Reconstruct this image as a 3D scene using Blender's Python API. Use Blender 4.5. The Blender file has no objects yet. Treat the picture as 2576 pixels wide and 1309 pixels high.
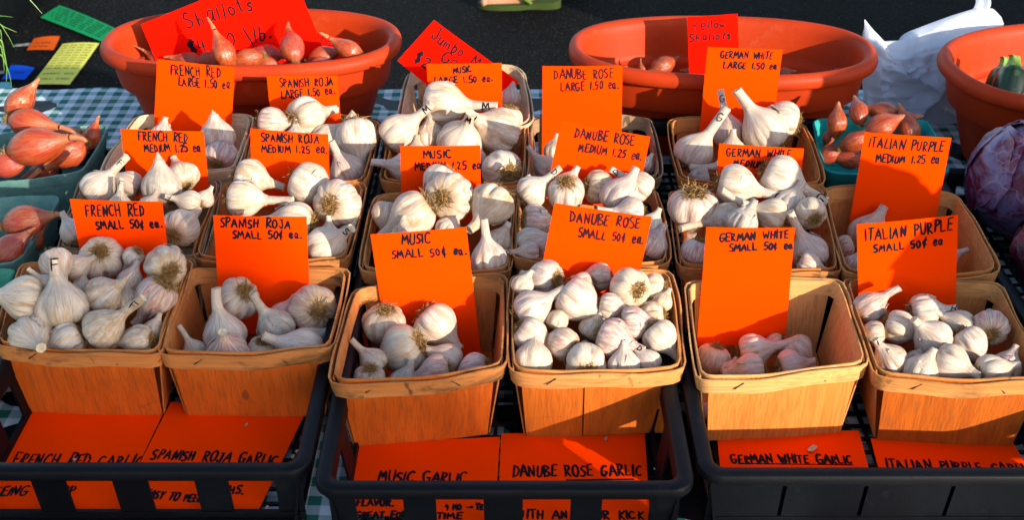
import bpy, math, random
import numpy as np
from mathutils import Vector, Matrix, noise
random.seed(7)
C = bpy.context.scene.collection
sc = bpy.context.scene
rad = math.radians
# ------------------------------------------------------------------ camera, sky, sun, exposure
T = 0.75                       # table top height
CAMZ = T + 0.83
PITCH = rad(31.5); FPX = 3070.0   # focal length in pixels of a 2576 px wide picture
cam = bpy.data.cameras.new('camera'); camo = bpy.data.objects.new('camera', cam); C.objects.link(camo)
camo.location = (0, 0, CAMZ); camo.rotation_euler = (math.pi/2 - PITCH, 0, 0)
cam.sensor_width = 36; cam.lens = 36*FPX/2576; cam.clip_start = .02; cam.clip_end = 200
cam.dof.use_dof = True; cam.dof.focus_distance = 1.42; cam.dof.aperture_fstop = 13
sc.camera = camo
SUN_AZ, SUN_EL = rad(43), rad(18.5)      # sun behind the camera, turned 43 degrees to the right
w = bpy.data.worlds.new('World'); sc.world = w; w.use_nodes = True
wn = w.node_tree; sky = wn.nodes.new('ShaderNodeTexSky'); sky.sky_type = 'NISHITA'; sky.sun_disc = False
sd = Vector((math.sin(SUN_AZ)*math.cos(SUN_EL), -math.cos(SUN_AZ)*math.cos(SUN_EL), math.sin(SUN_EL)))
sky.sun_elevation = SUN_EL; sky.sun_rotation = math.atan2(sd.x, sd.y)
wn.links.new(sky.outputs[0], wn.nodes['Background'].inputs[0]); wn.nodes['Background'].inputs[1].default_value = .15
sl = bpy.data.lights.new('sun', 'SUN'); sl.energy = 3.7; sl.angle = rad(.53); sl.color = (1, .90, .74)
so = bpy.data.objects.new('sun', sl); C.objects.link(so); so.rotation_euler = sd.to_track_quat('Z', 'Y').to_euler()
so.location = (3, -3, 4)
sc.view_settings.view_transform = 'Standard'; sc.view_settings.look = 'None'; sc.view_settings.gamma = 1
sc.view_settings.exposure = 1.2
# ------------------------------------------------------------------ picture helpers (only to measure real places)
CP, SP = math.cos(PITCH), math.sin(PITCH)
RV, UV, NV = Vector((1,0,0)), Vector((0, SP, CP)), Vector((0, -CP, SP))
CAM = Vector((0, 0, CAMZ))
def px(t, x, y):
    if t == 'F': return x, y
    o = {'A': 0, 'B': 600, 'C': 1274}[t[0]]; ox = {'1': 0, '2': 900, '3': 1800, '4': 2700}[t[1]]
    return (ox + x/1.87)*2576/3885, (o + y/1.87)*2576/3885
def ray(u, v):
    return (RV*(u-1288) - UV*(v-654.5) - NV*FPX)/FPX          # unit camera depth
def on_z(u, v, z):
    d = ray(u, v); return CAM + d*((z-CAMZ)/d.z)
def on_y(u, v, y):
    d = ray(u, v); return CAM + d*(y/d.y)
def on_plane(u, v, p, n):
    d = ray(u, v); return CAM + d*((p-CAM).dot(n)/d.dot(n))
def depth(p): return -(p-CAM).dot(NV)
# ------------------------------------------------------------------ object helpers
def mk(name, vs, fs, mat=None, parent=None, smooth=False):
    m = bpy.data.meshes.new(name); m.from_pydata([tuple(v) for v in vs], [], fs)
    if smooth: m.polygons.foreach_set('use_smooth', [True]*len(m.polygons))
    m.update()
    if smooth: m.set_sharp_from_angle(angle=rad(48))
    if mat: m.materials.append(mat)
    o = bpy.data.objects.new(name, m); C.objects.link(o)
    if parent: o.parent = parent
    return o
def tag(o, label=None, cat=None, group=None, kind=None):
    if label: o['label'] = label
    if cat: o['category'] = cat
    if group: o['group'] = group
    if kind: o['kind'] = kind
    return o
def empty(name, loc, rz=0):
    o = bpy.data.objects.new(name, None); C.objects.link(o); o.location = loc; o.rotation_euler = (0, 0, rz)
    o.empty_display_size = .02; return o
def grid(fn, nu, nv, cu=False):
    P = [[Vector(fn(i/nu, j/nv)) for j in range(nv+1)] for i in range(nu if cu else nu+1)]
    return P
def sheet(fn, nu, nv, th=.0008, cu=False):
    """thin shell with real thickness over fn(u,v)"""
    P = grid(fn, nu, nv, cu); n = len(P); m = nv+1
    N = []
    for i in range(n):
        for j in range(m):
            a = P[(i+1) % n if cu else min(i+1, n-1)][j] - P[(i-1) % n if cu else max(i-1, 0)][j]
            b = P[i][min(j+1, nv)] - P[i][max(j-1, 0)]
            q = a.cross(b); N.append(q.normalized() if q.length > 1e-12 else Vector((0,0,1)))
    V = [P[i][j] for i in range(n) for j in range(m)]
    vs = [v+k*th*.5 for v, k in zip(V, N)] + [v-k*th*.5 for v, k in zip(V, N)]
    K = n*m; fs = []
    ii = range(n) if cu else range(n-1)
    for i in ii:
        i2 = (i+1) % n
        for j in range(nv):
            a, b, c, d = i*m+j, i2*m+j, i2*m+j+1, i*m+j+1
            fs += [(a, b, c, d), (K+d, K+c, K+b, K+a)]
        fs += [(i*m, K+i*m, K+i2*m, i2*m), (i*m+nv, i2*m+nv, K+i2*m+nv, K+i*m+nv)]
    if not cu:
        for j in range(nv):
            a, b = j, j+1; fs.append((a, b, K+b, K+a))
            a, b = (n-1)*m+j, (n-1)*m+j+1; fs.append((b, a, K+a, K+b))
    return vs, fs
def tube(path, rs, k=6, cap=True):
    vs, fs = [], []
    path = [Vector(p) for p in path]
    up = Vector((.3, .5, .8))
    for i, p in enumerate(path):
        t = (path[min(i+1, len(path)-1)] - path[max(i-1, 0)]).normalized()
        a = t.cross(up)
        if a.length < .1: a = t.cross(Vector((1, 0, 0)))
        a.normalize(); b = t.cross(a); up = b if i == 0 else up
        for q in range(k):
            an = 2*math.pi*q/k; vs.append(p + (a*math.cos(an)+b*math.sin(an))*rs[i])
    for i in range(len(path)-1):
        for q in range(k):
            fs.append((i*k+q, i*k+(q+1) % k, (i+1)*k+(q+1) % k, (i+1)*k+q))
    if cap:
        fs.append(tuple(range(k))[::-1]); fs.append(tuple((len(path)-1)*k+q for q in range(k)))
    return vs, fs
def merge(parts):
    vs, fs = [], []
    for v, f in parts:
        o = len(vs); vs += list(v); fs += [tuple(a+o for a in q) for q in f]
    return vs, fs
def box(x0, x1, y0, y1, z0, z1):
    vs = [(x, y, z) for x in (x0, x1) for y in (y0, y1) for z in (z0, z1)]
    return vs, [(0,1,3,2), (4,6,7,5), (0,4,5,1), (2,3,7,6), (0,2,6,4), (1,5,7,3)]
# ------------------------------------------------------------------ materials
class NT:
    def __init__(s, name):
        s.m = bpy.data.materials.new(name); s.m.use_nodes = True; s.t = s.m.node_tree
        s.b = s.t.nodes['Principled BSDF']; s.out = s.t.nodes['Material Output']
    def n(s, typ, ins=None, **kw):
        x = s.t.nodes.new(typ)
        for k, v in kw.items(): setattr(x, k, v)
        for k, v in (ins or {}).items(): s.set(x.inputs[k], v)
        return x
    def set(s, i, v):
        if isinstance(v, bpy.types.NodeSocket): s.t.links.new(v, i)
        else:
            if isinstance(v, tuple) and len(v) == 3 and i.type == 'RGBA': v = v+(1,)
            i.default_value = v
    def math(s, op, a, b=0.0, c=None, clamp=False):
        x = s.n('ShaderNodeMath', {0: a, 1: b}, operation=op, use_clamp=clamp)
        if c is not None: s.set(x.inputs[2], c)
        return x.outputs[0]
    def vm(s, op, a, b=None, scale=None):
        x = s.n('ShaderNodeVectorMath', {0: a}, operation=op)
        if b is not None: s.set(x.inputs[1], b)
        if scale is not None: s.set(x.inputs['Scale'], scale)
        return x.outputs[0]
    def noise(s, vec, scale=5, detail=3, rough=.55, dist=0):
        return s.n('ShaderNodeTexNoise', {'Vector': vec, 'Scale': scale, 'Detail': detail, 'Roughness': rough, 'Distortion': dist}).outputs[0]
    def ramp(s, f, a, b):
        return s.n('ShaderNodeMapRange', {0: f, 1: a, 2: b}).outputs[0]
    def mix(s, f, a, b, bt='MIX'):
        x = s.n('ShaderNodeMix', data_type='RGBA', blend_type=bt)
        s.set(x.inputs[0], f); s.set(x.inputs[6], a); s.set(x.inputs[7], b); return x.outputs[2]
    def bump(s, h, st=.3, dist=.001, prev=None):
        x = s.n('ShaderNodeBump', {'Strength': st, 'Distance': dist, 'Height': h})
        if prev is not None: s.set(x.inputs['Normal'], prev)
        s.t.links.new(x.outputs[0], s.b.inputs['Normal']); return x.outputs[0]
    def obj(s): return s.n('ShaderNodeTexCoord').outputs['Object']
    def rnd(s): return s.n('ShaderNodeObjectInfo').outputs['Random']
    def col(s): return s.n('ShaderNodeObjectInfo').outputs['Color']
    def fin(s, color=None, rough=None, spec=None, **kw):
        if color is not None: s.set(s.b.inputs['Base Color'], color)
        if rough is not None: s.set(s.b.inputs['Roughness'], rough)
        if spec is not None: s.set(s.b.inputs['Specular IOR Level'], spec)
        for k, v in kw.items(): s.set(s.b.inputs[k], v)
        return s.m
def polar(m, k, kz, twist=0.0):
    """object coordinates turned into (cos,sin)*k along the meridian and z*kz, offset per object"""
    c = m.obj(); x = m.n('ShaderNodeSeparateXYZ', {0: c})
    n = m.vm('NORMALIZE', m.n('ShaderNodeCombineXYZ', {0: x.outputs[0], 1: x.outputs[1]}).outputs[0])
    n = m.vm('SCALE', n, scale=k)
    off = m.math('MULTIPLY', m.rnd(), 37.0)
    z = m.math('ADD', m.math('MULTIPLY', x.outputs[2], kz), off)
    return m.vm('ADD', n, m.n('ShaderNodeCombineXYZ', {2: z}).outputs[0]), x.outputs[2], c, off
def mat_garlic(name, stem=False):
    m = NT(name)
    v1, z, c, off = polar(m, 3.2 if not stem else 2.0, .7)
    v2 = polar(m, 13, 1.1)[0]
    sep = m.n('ShaderNodeSeparateColor', {0: m.col()})
    s1 = m.noise(v1, 1.3, 4, .6, .5); s2 = m.noise(v2, 1.6, 3, .65, .25)
    base = m.mix(m.rnd(), (.60, .51, .39), (.57, .51, .44))
    base = m.mix(m.math('MULTIPLY', m.ramp(s1, .46, .64), .70), base, (.46, .30, .16))
    lines = m.ramp(s2, .52, .66)
    base = m.mix(m.math('MULTIPLY', lines, .70), base, (.33, .18, .11))
    pur = m.ramp(m.noise(v1, 2.1, 3, .6, .3), .44, .66)
    base = m.mix(m.math('MULTIPLY', pur, sep.outputs[0], clamp=True), base, (.42, .17, .18))
    base = m.mix(m.math('MULTIPLY', m.math('MULTIPLY', lines, sep.outputs[0]), .8, clamp=True), base, (.34, .13, .15))
    br = m.ramp(m.noise(m.vm('ADD', c, m.n('ShaderNodeCombineXYZ', {0: off}).outputs[0]), 2.4, 4, .65, .4), .42, .66)
    base = m.mix(m.math('MULTIPLY', br, sep.outputs[1], clamp=True), base, (.40, .23, .10))
    base = m.mix(m.math('MULTIPLY', m.math('SUBTRACT', 1.0, br), sep.outputs[2], clamp=True), base, (.27, .24, .20))
    sp = m.ramp(m.noise(m.vm('ADD', c, m.n('ShaderNodeCombineXYZ', {1: off}).outputs[0]), 9, 2, .5), .70, .76)
    base = m.mix(m.math('MULTIPLY', sp, .4), base, (.36, .25, .15))
    if not stem:
        base = m.mix(m.math('MULTIPLY', m.ramp(z, -.55, -.78), .55), base, (.42, .29, .15))
    h = m.math('ADD', m.math('MULTIPLY', s1, .7), m.math('MULTIPLY', s2, .35))
    m.bump(h, .6, .0022)
    return m.fin(base, .42, .4)
M = {}
M['garlic'] = mat_garlic('garlic_skin'); M['gstem'] = mat_garlic('garlic_stem_skin', True)
def mat_simple(name, color, rough=.6, spec=.4, nscale=0, ncol=None, namt=.5, bump=0, bd=.001, bs=None, lo=.4, hi=.7):
    m = NT(name); c = m.obj(); col = color
    if nscale:
        f = m.noise(c, nscale, 4, .6); col = m.mix(m.math('MULTIPLY', m.ramp(f, lo, hi), namt), color, ncol)
    if bump: m.bump(m.noise(c, bs or nscale or 50, 3), bump, bd)
    return m.fin(col, rough, spec)
M['cut'] = mat_simple('cut_stem_end', (.62, .52, .36), .8, .2, 2.5, (.25, .17, .09), .9)
M['root'] = mat_simple('dry_root', (.20, .105, .035), .9, .05, 3, (.42, .26, .10), .9)
M['plate'] = mat_simple('root_plate', (.16, .10, .05), .9, .1, 5, (.30, .2, .1), .8)
M['ink'] = mat_simple('marker_ink', (.008, .006, .010), .75, .1)
M['inkred'] = mat_simple('marker_ink_worn', (.035, .006, .008), .75, .1)
def mat_paper(name, col, col2):
    m = NT(name); c = m.obj()
    f = m.noise(c, 260, 3, .6); g = m.noise(c, 14, 3, .6)
    k = m.mix(m.math('MULTIPLY', f, .25), col, col2); k = m.mix(m.math('MULTIPLY', m.ramp(g, .6, .8), .05), k, (.95, .12, .01))
    m.bump(f, .25, .0004)
    return m.fin(k, .9, .0)
M['orange'] = mat_paper('orange_card', (1.0, .050, .0004), (.96, .034, .0003))
M['redcard'] = mat_paper('red_orange_card', (1.0, .006, .0012), (.95, .004, .001))
M['pyellow'] = mat_simple('yellow_card', (.62, .60, .11), .8, .1, 200, (.38, .45, .08), .5)
M['pgreen'] = mat_simple('green_card', (.005, .26, .085), .8, .1, 200, (.004, .2, .06), .5)
M['pblue'] = mat_simple('blue_card', (.004, .075, .55), .8, .1, 200, (.003, .06, .45), .5)
M['pteal'] = mat_simple('pale_blue_card', (.14, .38, .42), .8, .1, 200, (.1, .3, .35), .5)
M['pworange'] = mat_simple('dull_orange_card', (.55, .08, .004), .8, .1, 200, (.45, .06, .003), .5)
def mat_wood(name, a, b, stain=.5, dirt=(.10, .055, .02), axis=2):
    m = NT(name); c = m.obj()
    off = m.vm('ADD', c, m.n('ShaderNodeCombineXYZ', {0: m.math('MULTIPLY', m.rnd(), 9.0), 1: m.rnd()}).outputs[0])
    sc_ = [70, 70, 70]; sc_[axis] = 1.6
    g = m.noise(m.vm('MULTIPLY', off, tuple(sc_)), 1.0, 5, .6, .15)
    sc2 = [380, 380, 380]; sc2[axis] = 3.0
    g2 = m.noise(m.vm('MULTIPLY', off, tuple(sc2)), 1.0, 2, .5)
    k = m.mix(m.ramp(g, .35, .68), a, b)
    k = m.mix(m.math('MULTIPLY', m.ramp(g2, .48, .68), .32), k, dirt)
    st = m.ramp(m.noise(m.vm('MULTIPLY', off, (11, 11, 24)), 1.0, 4, .65, .8), .56 if axis == 0 else .61, .66 if axis == 0 else .74)
    k = m.mix(m.math('MULTIPLY', st, stain), k, dirt)
    sp = m.ramp(m.noise(m.vm('MULTIPLY', off, (70, 70, 30)), 1.0, 2, .5), .70, .74)
    k = m.mix(m.math('MULTIPLY', sp, .7*stain), k, (.04, .025, .015))
    m.bump(m.math('ADD', g2, g), .6, .0012)
    return m.fin(k, .70, .2)
WOODS = {'aged': ((.66, .118, .008), (.54, .086, .004)), 'pale': ((.62, .215, .042), (.56, .165, .026)), 'white': ((.66, .42, .22), (.58, .32, .14)),
         'grey': ((.30, .19, .10), (.21, .125, .06)), 'mid': ((.50, .112, .008), (.40, .080, .005))}
WRIM = {'aged': ((.56, .215, .060), (.46, .150, .035)), 'pale': ((.66, .34, .12), (.60, .28, .09)), 'white': ((.68, .50, .32), (.60, .40, .22)),
        'grey': ((.32, .20, .11), (.24, .14, .07)), 'mid': ((.58, .25, .075), (.48, .18, .045))}
for k_, (a_, b_) in WOODS.items():
    stn = {'aged': .75, 'pale': .15, 'white': .25, 'grey': .9, 'mid': .5}[k_]
    M['w_'+k_] = mat_wood('veneer_'+k_, a_, b_, stn); a2, b2 = WRIM[k_]
    M['wr_'+k_] = mat_wood('veneer_rim_'+k_, a2, b2, min(1, stn*1.4), axis=0); M['wi_'+k_] = mat_wood('veneer_side_'+k_, tuple(.5*(p+q) for p, q in zip(a_, a2)), b2, stn)
M['staple'] = mat_simple('staple_wire', (.03, .022, .018), .5, .4)
M['black'] = mat_simple('black_plastic', (.0022, .0026, .0042), .5, .2, 40, (.006, .006, .007), .6, .25, .0006, 90)
M['terra'] = mat_simple('terracotta_plastic', (.42, .034, .004), .55, .12, 9, (.33, .028, .004), .8, .22, .0006, 320)
def mat_scuffed(name, a, b, dust, rough, spec):
    m = NT(name); c = m.obj(); k = m.mix(m.ramp(m.noise(c, 9, 4, .6), .4, .7), a, b)
    d = m.ramp(m.noise(c, 26, 5, .7, .8), .58, .78); k = m.mix(m.math('MULTIPLY', d, .35), k, dust)
    sc2 = m.ramp(m.noise(m.vm('MULTIPLY', c, (40, 40, 420)), 1.0, 3, .6), .68, .74); k = m.mix(m.math('MULTIPLY', sc2, .30), k, dust)
    m.bump(m.math('ADD', m.noise(c, 320, 3), m.math('MULTIPLY', d, .6)), .25, .0006)
    r = m.math('ADD', rough, m.math('MULTIPLY', d, .25)); return m.fin(k, r, spec)
M['terra'] = mat_scuffed('terracotta_plastic', (.42, .034, .004), (.32, .026, .004), (.42, .12, .05), .52, .15)
M['black'] = mat_scuffed('black_plastic', (.0022, .0026, .0042), (.004, .004, .006), (.018, .018, .02), .48, .13)
M['pulp'] = mat_simple('grey_green_pulp', (.095, .21, .19), .9, .1, 60, (.16, .29, .25), .8, .6, .0015, 350)
M['pulp2'] = mat_simple('teal_pulp', (.015, .27, .25), .9, .1, 60, (.03, .33, .30), .8, .6, .0015, 350)
M['pulp3'] = mat_simple('green_pulp', (.06, .27, .17), .9, .1, 60, (.09, .33, .22), .8, .6, .0015, 350)
def mat_shallot():
    m = NT('shallot_skin'); v1 = polar(m, 3, .6)[0]; v2, z, c, off = polar(m, 14, .9)
    sep = m.n('ShaderNodeSeparateColor', {0: m.col()})
    a = m.noise(v1, 1.2, 4, .6, .5); b = m.noise(v2, 1.5, 3, .6, .2)
    k = m.mix(m.ramp(a, .35, .7), (.30, .022, .004), (.44, .080, .012))
    k = m.mix(m.math('MULTIPLY', m.ramp(b, .5, .68), .55), k, (.12, .008, .005))
    k = m.mix(m.math('MULTIPLY', m.ramp(a, .55, .35), sep.outputs[0]), k, (.40, .055, .075))
    k = m.mix(m.math('MULTIPLY', m.ramp(m.noise(c, 3, 4, .6), .45, .65), sep.outputs[1]), k, (.30, .13, .05))
    k = m.mix(m.math('MULTIPLY', m.ramp(z, 1.1, 1.8), .5), k, (.55, .24, .10))
    m.bump(m.math('ADD', a, m.math('MULTIPLY', b, .5)), .6, .002)
    return m.fin(k, .24, .5)
M['shallot'] = mat_shallot()
def mat_gingham():
    m = NT('gingham_cloth'); c = m.obj(); s = m.n('ShaderNodeSeparateXYZ', {0: c}); fs = []
    wob = m.math('MULTIPLY', m.noise(c, 7, 2), .004)
    for i in (0, 1):
        q = m.math('ADD', s.outputs[i], wob)
        f = m.math('FRACT', m.math('MULTIPLY', m.math('ADD', q, 20.0), 1/.0275))
        fs.append(m.math('LESS_THAN', f, .5))
    k = m.mix(m.math('MULTIPLY', m.math('ADD', fs[0], fs[1]), .5), (.55, .60, .66), (.018, .13, .10))
    wv = m.math('SINE', m.math('MULTIPLY', s.outputs[0], 9000.0)); wv2 = m.math('SINE', m.math('MULTIPLY', s.outputs[1], 9000.0))
    st = m.ramp(m.noise(c, 6, 4, .6), .60, .75)
    k = m.mix(m.math('MULTIPLY', st, .3), k, (.25, .2, .13))
    m.bump(m.math('MULTIPLY', wv, wv2), .15, .0003)
    return m.fin(k, .9, .1)
M['gingham'] = mat_gingham()
def mat_asphalt():
    m = NT('asphalt'); c = m.obj()
    vo = m.n('ShaderNodeTexVoronoi', {'Vector': c, 'Scale': 130.0})
    r = m.n('ShaderNodeSeparateColor', {0: vo.outputs['Color']})
    k = m.mix(m.ramp(r.outputs[0], .2, 1.0), (.0022, .0023, .0024), (.008, .0083, .0085))
    sp = m.math('MULTIPLY', m.math('GREATER_THAN', r.outputs[1], .94), m.math('LESS_THAN', vo.outputs['Distance'], .40))
    k = m.mix(m.math('MULTIPLY', sp, .7), k, (.06, .062, .065))
    big = m.math('GREATER_THAN', m.noise(c, 34, 2), .74)
    k = m.mix(m.math('MULTIPLY', big, .8), k, (.035, .033, .035))
    k = m.mix(m.math('MULTIPLY', m.ramp(m.noise(c, 3, 4), .45, .7), .35), k, (.002, .002, .0022))
    m.bump(vo.outputs['Distance'], .8, .004)
    return m.fin(k, .9, .08)
M['asphalt'] = mat_asphalt()
M['chalk'] = mat_simple('worn_white_paint', (.30, .30, .29), .8, .2, 60, (.06, .06, .06), .9)
# ------------------------------------------------------------------ hand lettering (strokes)
G = {
'A': (.8, [[(0,0),(.38,1),(.8,0)],[(.14,.38),(.66,.36)]]), 'B': (.62, [[(.05,0),(.05,1)],[(0,1),(.45,.92),(.5,.72),(.1,.53),(.55,.4),(.58,.12),(0,0)]]),
'C': (.66, [[(.62,.88),(.45,1),(.15,.85),(.02,.5),(.12,.12),(.4,0),(.66,.12)]]), 'D': (.68, [[(.08,0),(.1,1)],[(0,1),(.4,.92),(.66,.6),(.55,.2),(.02,0)]]),
'E': (.58, [[(.55,1),(.05,.97),(.05,0),(.56,.03)],[(.05,.52),(.48,.53)]]), 'F': (.58, [[(.06,0),(.06,1),(.58,.98)],[(.06,.52),(.46,.54)]]),
'G': (.72, [[(.66,.9),(.4,1),(.1,.8),(.02,.4),(.2,.03),(.5,.03),(.66,.2),(.66,.42)],[(.36,.44),(.76,.43)]]), 'H': (.66, [[(.05,0),(.05,1)],[(.6,0),(.62,1)],[(.05,.5),(.62,.52)]]),
'I': (.12, [[(.06,0),(.07,1)]]), 'J': (.5, [[(.18,1),(.55,.98)],[(.42,1),(.46,.25),(.32,0),(.1,.02),(0,.25)]]), 'K': (.6, [[(.05,0),(.05,1)],[(.55,.98),(.06,.45),(.6,0)]]),
'L': (.58, [[(.06,1),(.04,.02),(.6,.05)]]), 'M': (.85, [[(0,0),(.12,1),(.4,.3),(.7,1),(.85,0)]]), 'N': (.68, [[(.03,0),(.06,1),(.58,0),(.66,1)]]),
'O': (.72, [[(.36,1),(.08,.8),(.02,.4),(.2,.03),(.5,.05),(.68,.4),(.62,.82),(.36,1)]]), 'P': (.56, [[(.06,0),(.08,1)],[(0,.97),(.45,.95),(.56,.72),(.35,.5),(.08,.48)]]),
'R': (.64, [[(.06,0),(.08,1)],[(0,.97),(.42,.95),(.54,.74),(.32,.52),(.08,.5),(.62,0)]]), 'S': (.54, [[(.5,.92),(.28,1),(.04,.82),(.1,.6),(.42,.44),(.5,.2),(.28,0),(0,.08)]]),
'T': (.64, [[(0,.98),(.66,1)],[(.32,1),(.32,0)]]), 'U': (.64, [[(.04,1),(.04,.3),(.2,.02),(.42,.03),(.58,.3),(.6,1)]]), 'V': (.64, [[(0,1),(.3,0),(.62,1)]]),
'W': (.9, [[(0,.95),(.2,0),(.44,.75),(.66,0),(.9,1)]]), 'Y': (.62, [[(0,1),(.3,.5),(.62,1)],[(.3,.5),(.28,0)]]), 'Z': (.6, [[(0,1),(.6,1),(0,0),(.6,0)]]),
'0': (.56, [[(.28,.95),(.05,.7),(.05,.25),(.28,0),(.5,.25),(.5,.7),(.28,.95)]]), '1': (.14, [[(.08,1),(.05,0)]]), '2': (.55, [[(.02,.8),(.25,.98),(.5,.75),(.02,.02),(.3,.08),(.56,0)]]),
'4': (.6, [[(.1,1),(.05,.42),(.6,.42)],[(.48,.95),(.46,0)]]), '5': (.55, [[(.55,.98),(.1,.96),(.06,.55),(.4,.55),(.52,.25),(.3,0),(0,.06)]]), '9': (.5, [[(.48,.75),(.25,.98),(.02,.72),(.2,.48),(.48,.7),(.42,0)]]),
'.': (.3, [[(.1,.0),(.22,.08)],[(.1,.08),(.22,.0)]]), '/': (.3, [[(0,1.15),(.35,-.25)]]), '-': (.4, [[(0,.45),(.4,.47)]]), '>': (.5, [[(0,.45),(.8,.47)],[(.6,.65),(.82,.47),(.6,.28)]]),
'$': (.56, [[(.5,.85),(.28,.95),(.04,.78),(.1,.56),(.42,.44),(.5,.2),(.28,.03),(0,.12)],[(.2,1.12),(.18,-.12)],[(.34,1.12),(.32,-.12)]]),
'c/': (.5, [[(.48,.75),(.26,.85),(.04,.5),(.2,.12),(.5,.2)],[(.36,1.1),(.26,-.15)]]),
'e': (.52, [[(.04,.36),(.46,.42),(.36,.70),(.14,.66),(.02,.28),(.22,0),(.52,.12)]]), 'a': (.56, [[(.46,.62),(.18,.70),(.02,.32),(.16,.02),(.40,.22),(.46,.66),(.46,.12),(.58,0)]]),
'h': (.44, [[(.04,1),(.04,0)],[(.05,.35),(.22,.52),(.36,.4),(.38,0)]]), 'l': (.14, [[(.06,1),(.06,0)]]), 'o': (.46, [[(.22,.54),(.04,.38),(.06,.1),(.24,0),(.42,.2),(.38,.46),(.22,.54)]]),
't': (.34, [[(.16,.95),(.16,.08),(.32,0)],[(0,.6),(.36,.62)]]), 's': (.36, [[(.34,.5),(.15,.54),(.05,.4),(.3,.2),(.22,0),(.0,.04)]]), 'w': (.58, [[(0,.5),(.14,0),(.28,.4),(.42,0),(.58,.52)]]),
'u': (.46, [[(.03,.52),(.05,.1),(.22,0),(.38,.15),(.4,.52),(.4,.05),(.48,0)]]), 'm': (.66, [[(.03,.52),(.04,0)],[(.04,.35),(.2,.54),(.3,.4),(.3,0)],[(.3,.35),(.46,.54),(.58,.4),(.6,0)]]),
'b': (.44, [[(.04,1),(.04,.04),(.25,0),(.4,.22),(.3,.48),(.05,.4)]]), 'y': (.45, [[(.02,.55),(.2,.12)],[(.45,.55),(.1,-.35)]]), '~': (.5, [[(0,.3),(.15,.45),(.3,.2),(.5,.4)]]), ' ': (.62, []),
}
G['Ye'] = (.6, [[(.0,1),(.12,.6),(.3,.55),(.5,.7),(.62,1)],[(.6,1),(.45,.2),(.2,-.3),(.05,-.1)]])
def layout(s):
    toks, i = [], 0
    while i < len(s):
        if s[i] == '¢': toks.append('c/')
        else: toks.append(s[i])
        i += 1
    x, out = 0, []
    for t in toks:
        w_, pl = G.get(t, G['~'])
        jx, jy, js = random.uniform(-.035, .035), random.uniform(-.065, .065), random.uniform(.86, 1.1)
        sl_ = random.uniform(-.10, .16)
        for p in pl:
            out.append([(x + jx + a*js + b*sl_ + random.uniform(-.02, .02), jy + b*js + random.uniform(-.02, .02)) for a, b in p])
        x += w_ + .25
    return out, max(x-.25, .1)
def smooth_pl(p):
    if len(p) < 4: return p
    q = [p[0]]
    for i in range(len(p)-1):
        p0, p1, p2, p3 = p[max(i-1, 0)], p[i], p[i+1], p[min(i+2, len(p)-1)]
        for t in (.33, .66, 1.0):
            q.append(tuple(.5*((2*p1[k]) + (-p0[k]+p2[k])*t + (2*p0[k]-5*p1[k]+4*p2[k]-p3[k])*t*t + (-p0[k]+3*p1[k]-3*p2[k]+p3[k])*t**3) for k in (0, 1)))
    return q
CURVY = set('CDGJOPRSU0259BesaohtwumbylYec/')
def letter_mesh(s, P, wid):
    """P maps glyph space (x in 0..1 along the line, y in cap heights) to a point and its surface normal"""
    pls, W = layout(s); vs, fs = [], []
    for p in pls:
        p = smooth_pl(p) if len(p) > 5 else p
        q = []
        for a, b in zip(p[:-1], p[1:]):                 # densify
            n = max(1, int(math.hypot(b[0]-a[0], b[1]-a[1])/.22))
            q += [(a[0]+(b[0]-a[0])*i/n, a[1]+(b[1]-a[1])*i/n) for i in range(n)]
        q.append(p[-1]); pts = [P(x/W, y) for x, y in q]; L = []
        ww = wid*random.uniform(.85, 1.15)
        for i, (pt, nn) in enumerate(pts):
            d = (pts[min(i+1, len(pts)-1)][0] - pts[max(i-1, 0)][0])
            d = d.normalized() if d.length > 1e-9 else Vector((1, 0, 0))
            sd_ = nn.cross(d).normalized()*ww*.5*(random.uniform(.85, 1.15) if 0 < i < len(pts)-1 else .7)
            e = d*ww*.3*(-1 if i == 0 else (1 if i == len(pts)-1 else 0))
            L.append((pt+sd_+e, pt-sd_+e))
        o = len(vs)
        for a, b in L: vs += [a, b]
        for i in range(len(L)-1): fs.append((o+2*i, o+2*i+1, o+2*i+3, o+2*i+2))
    return vs, fs
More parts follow.
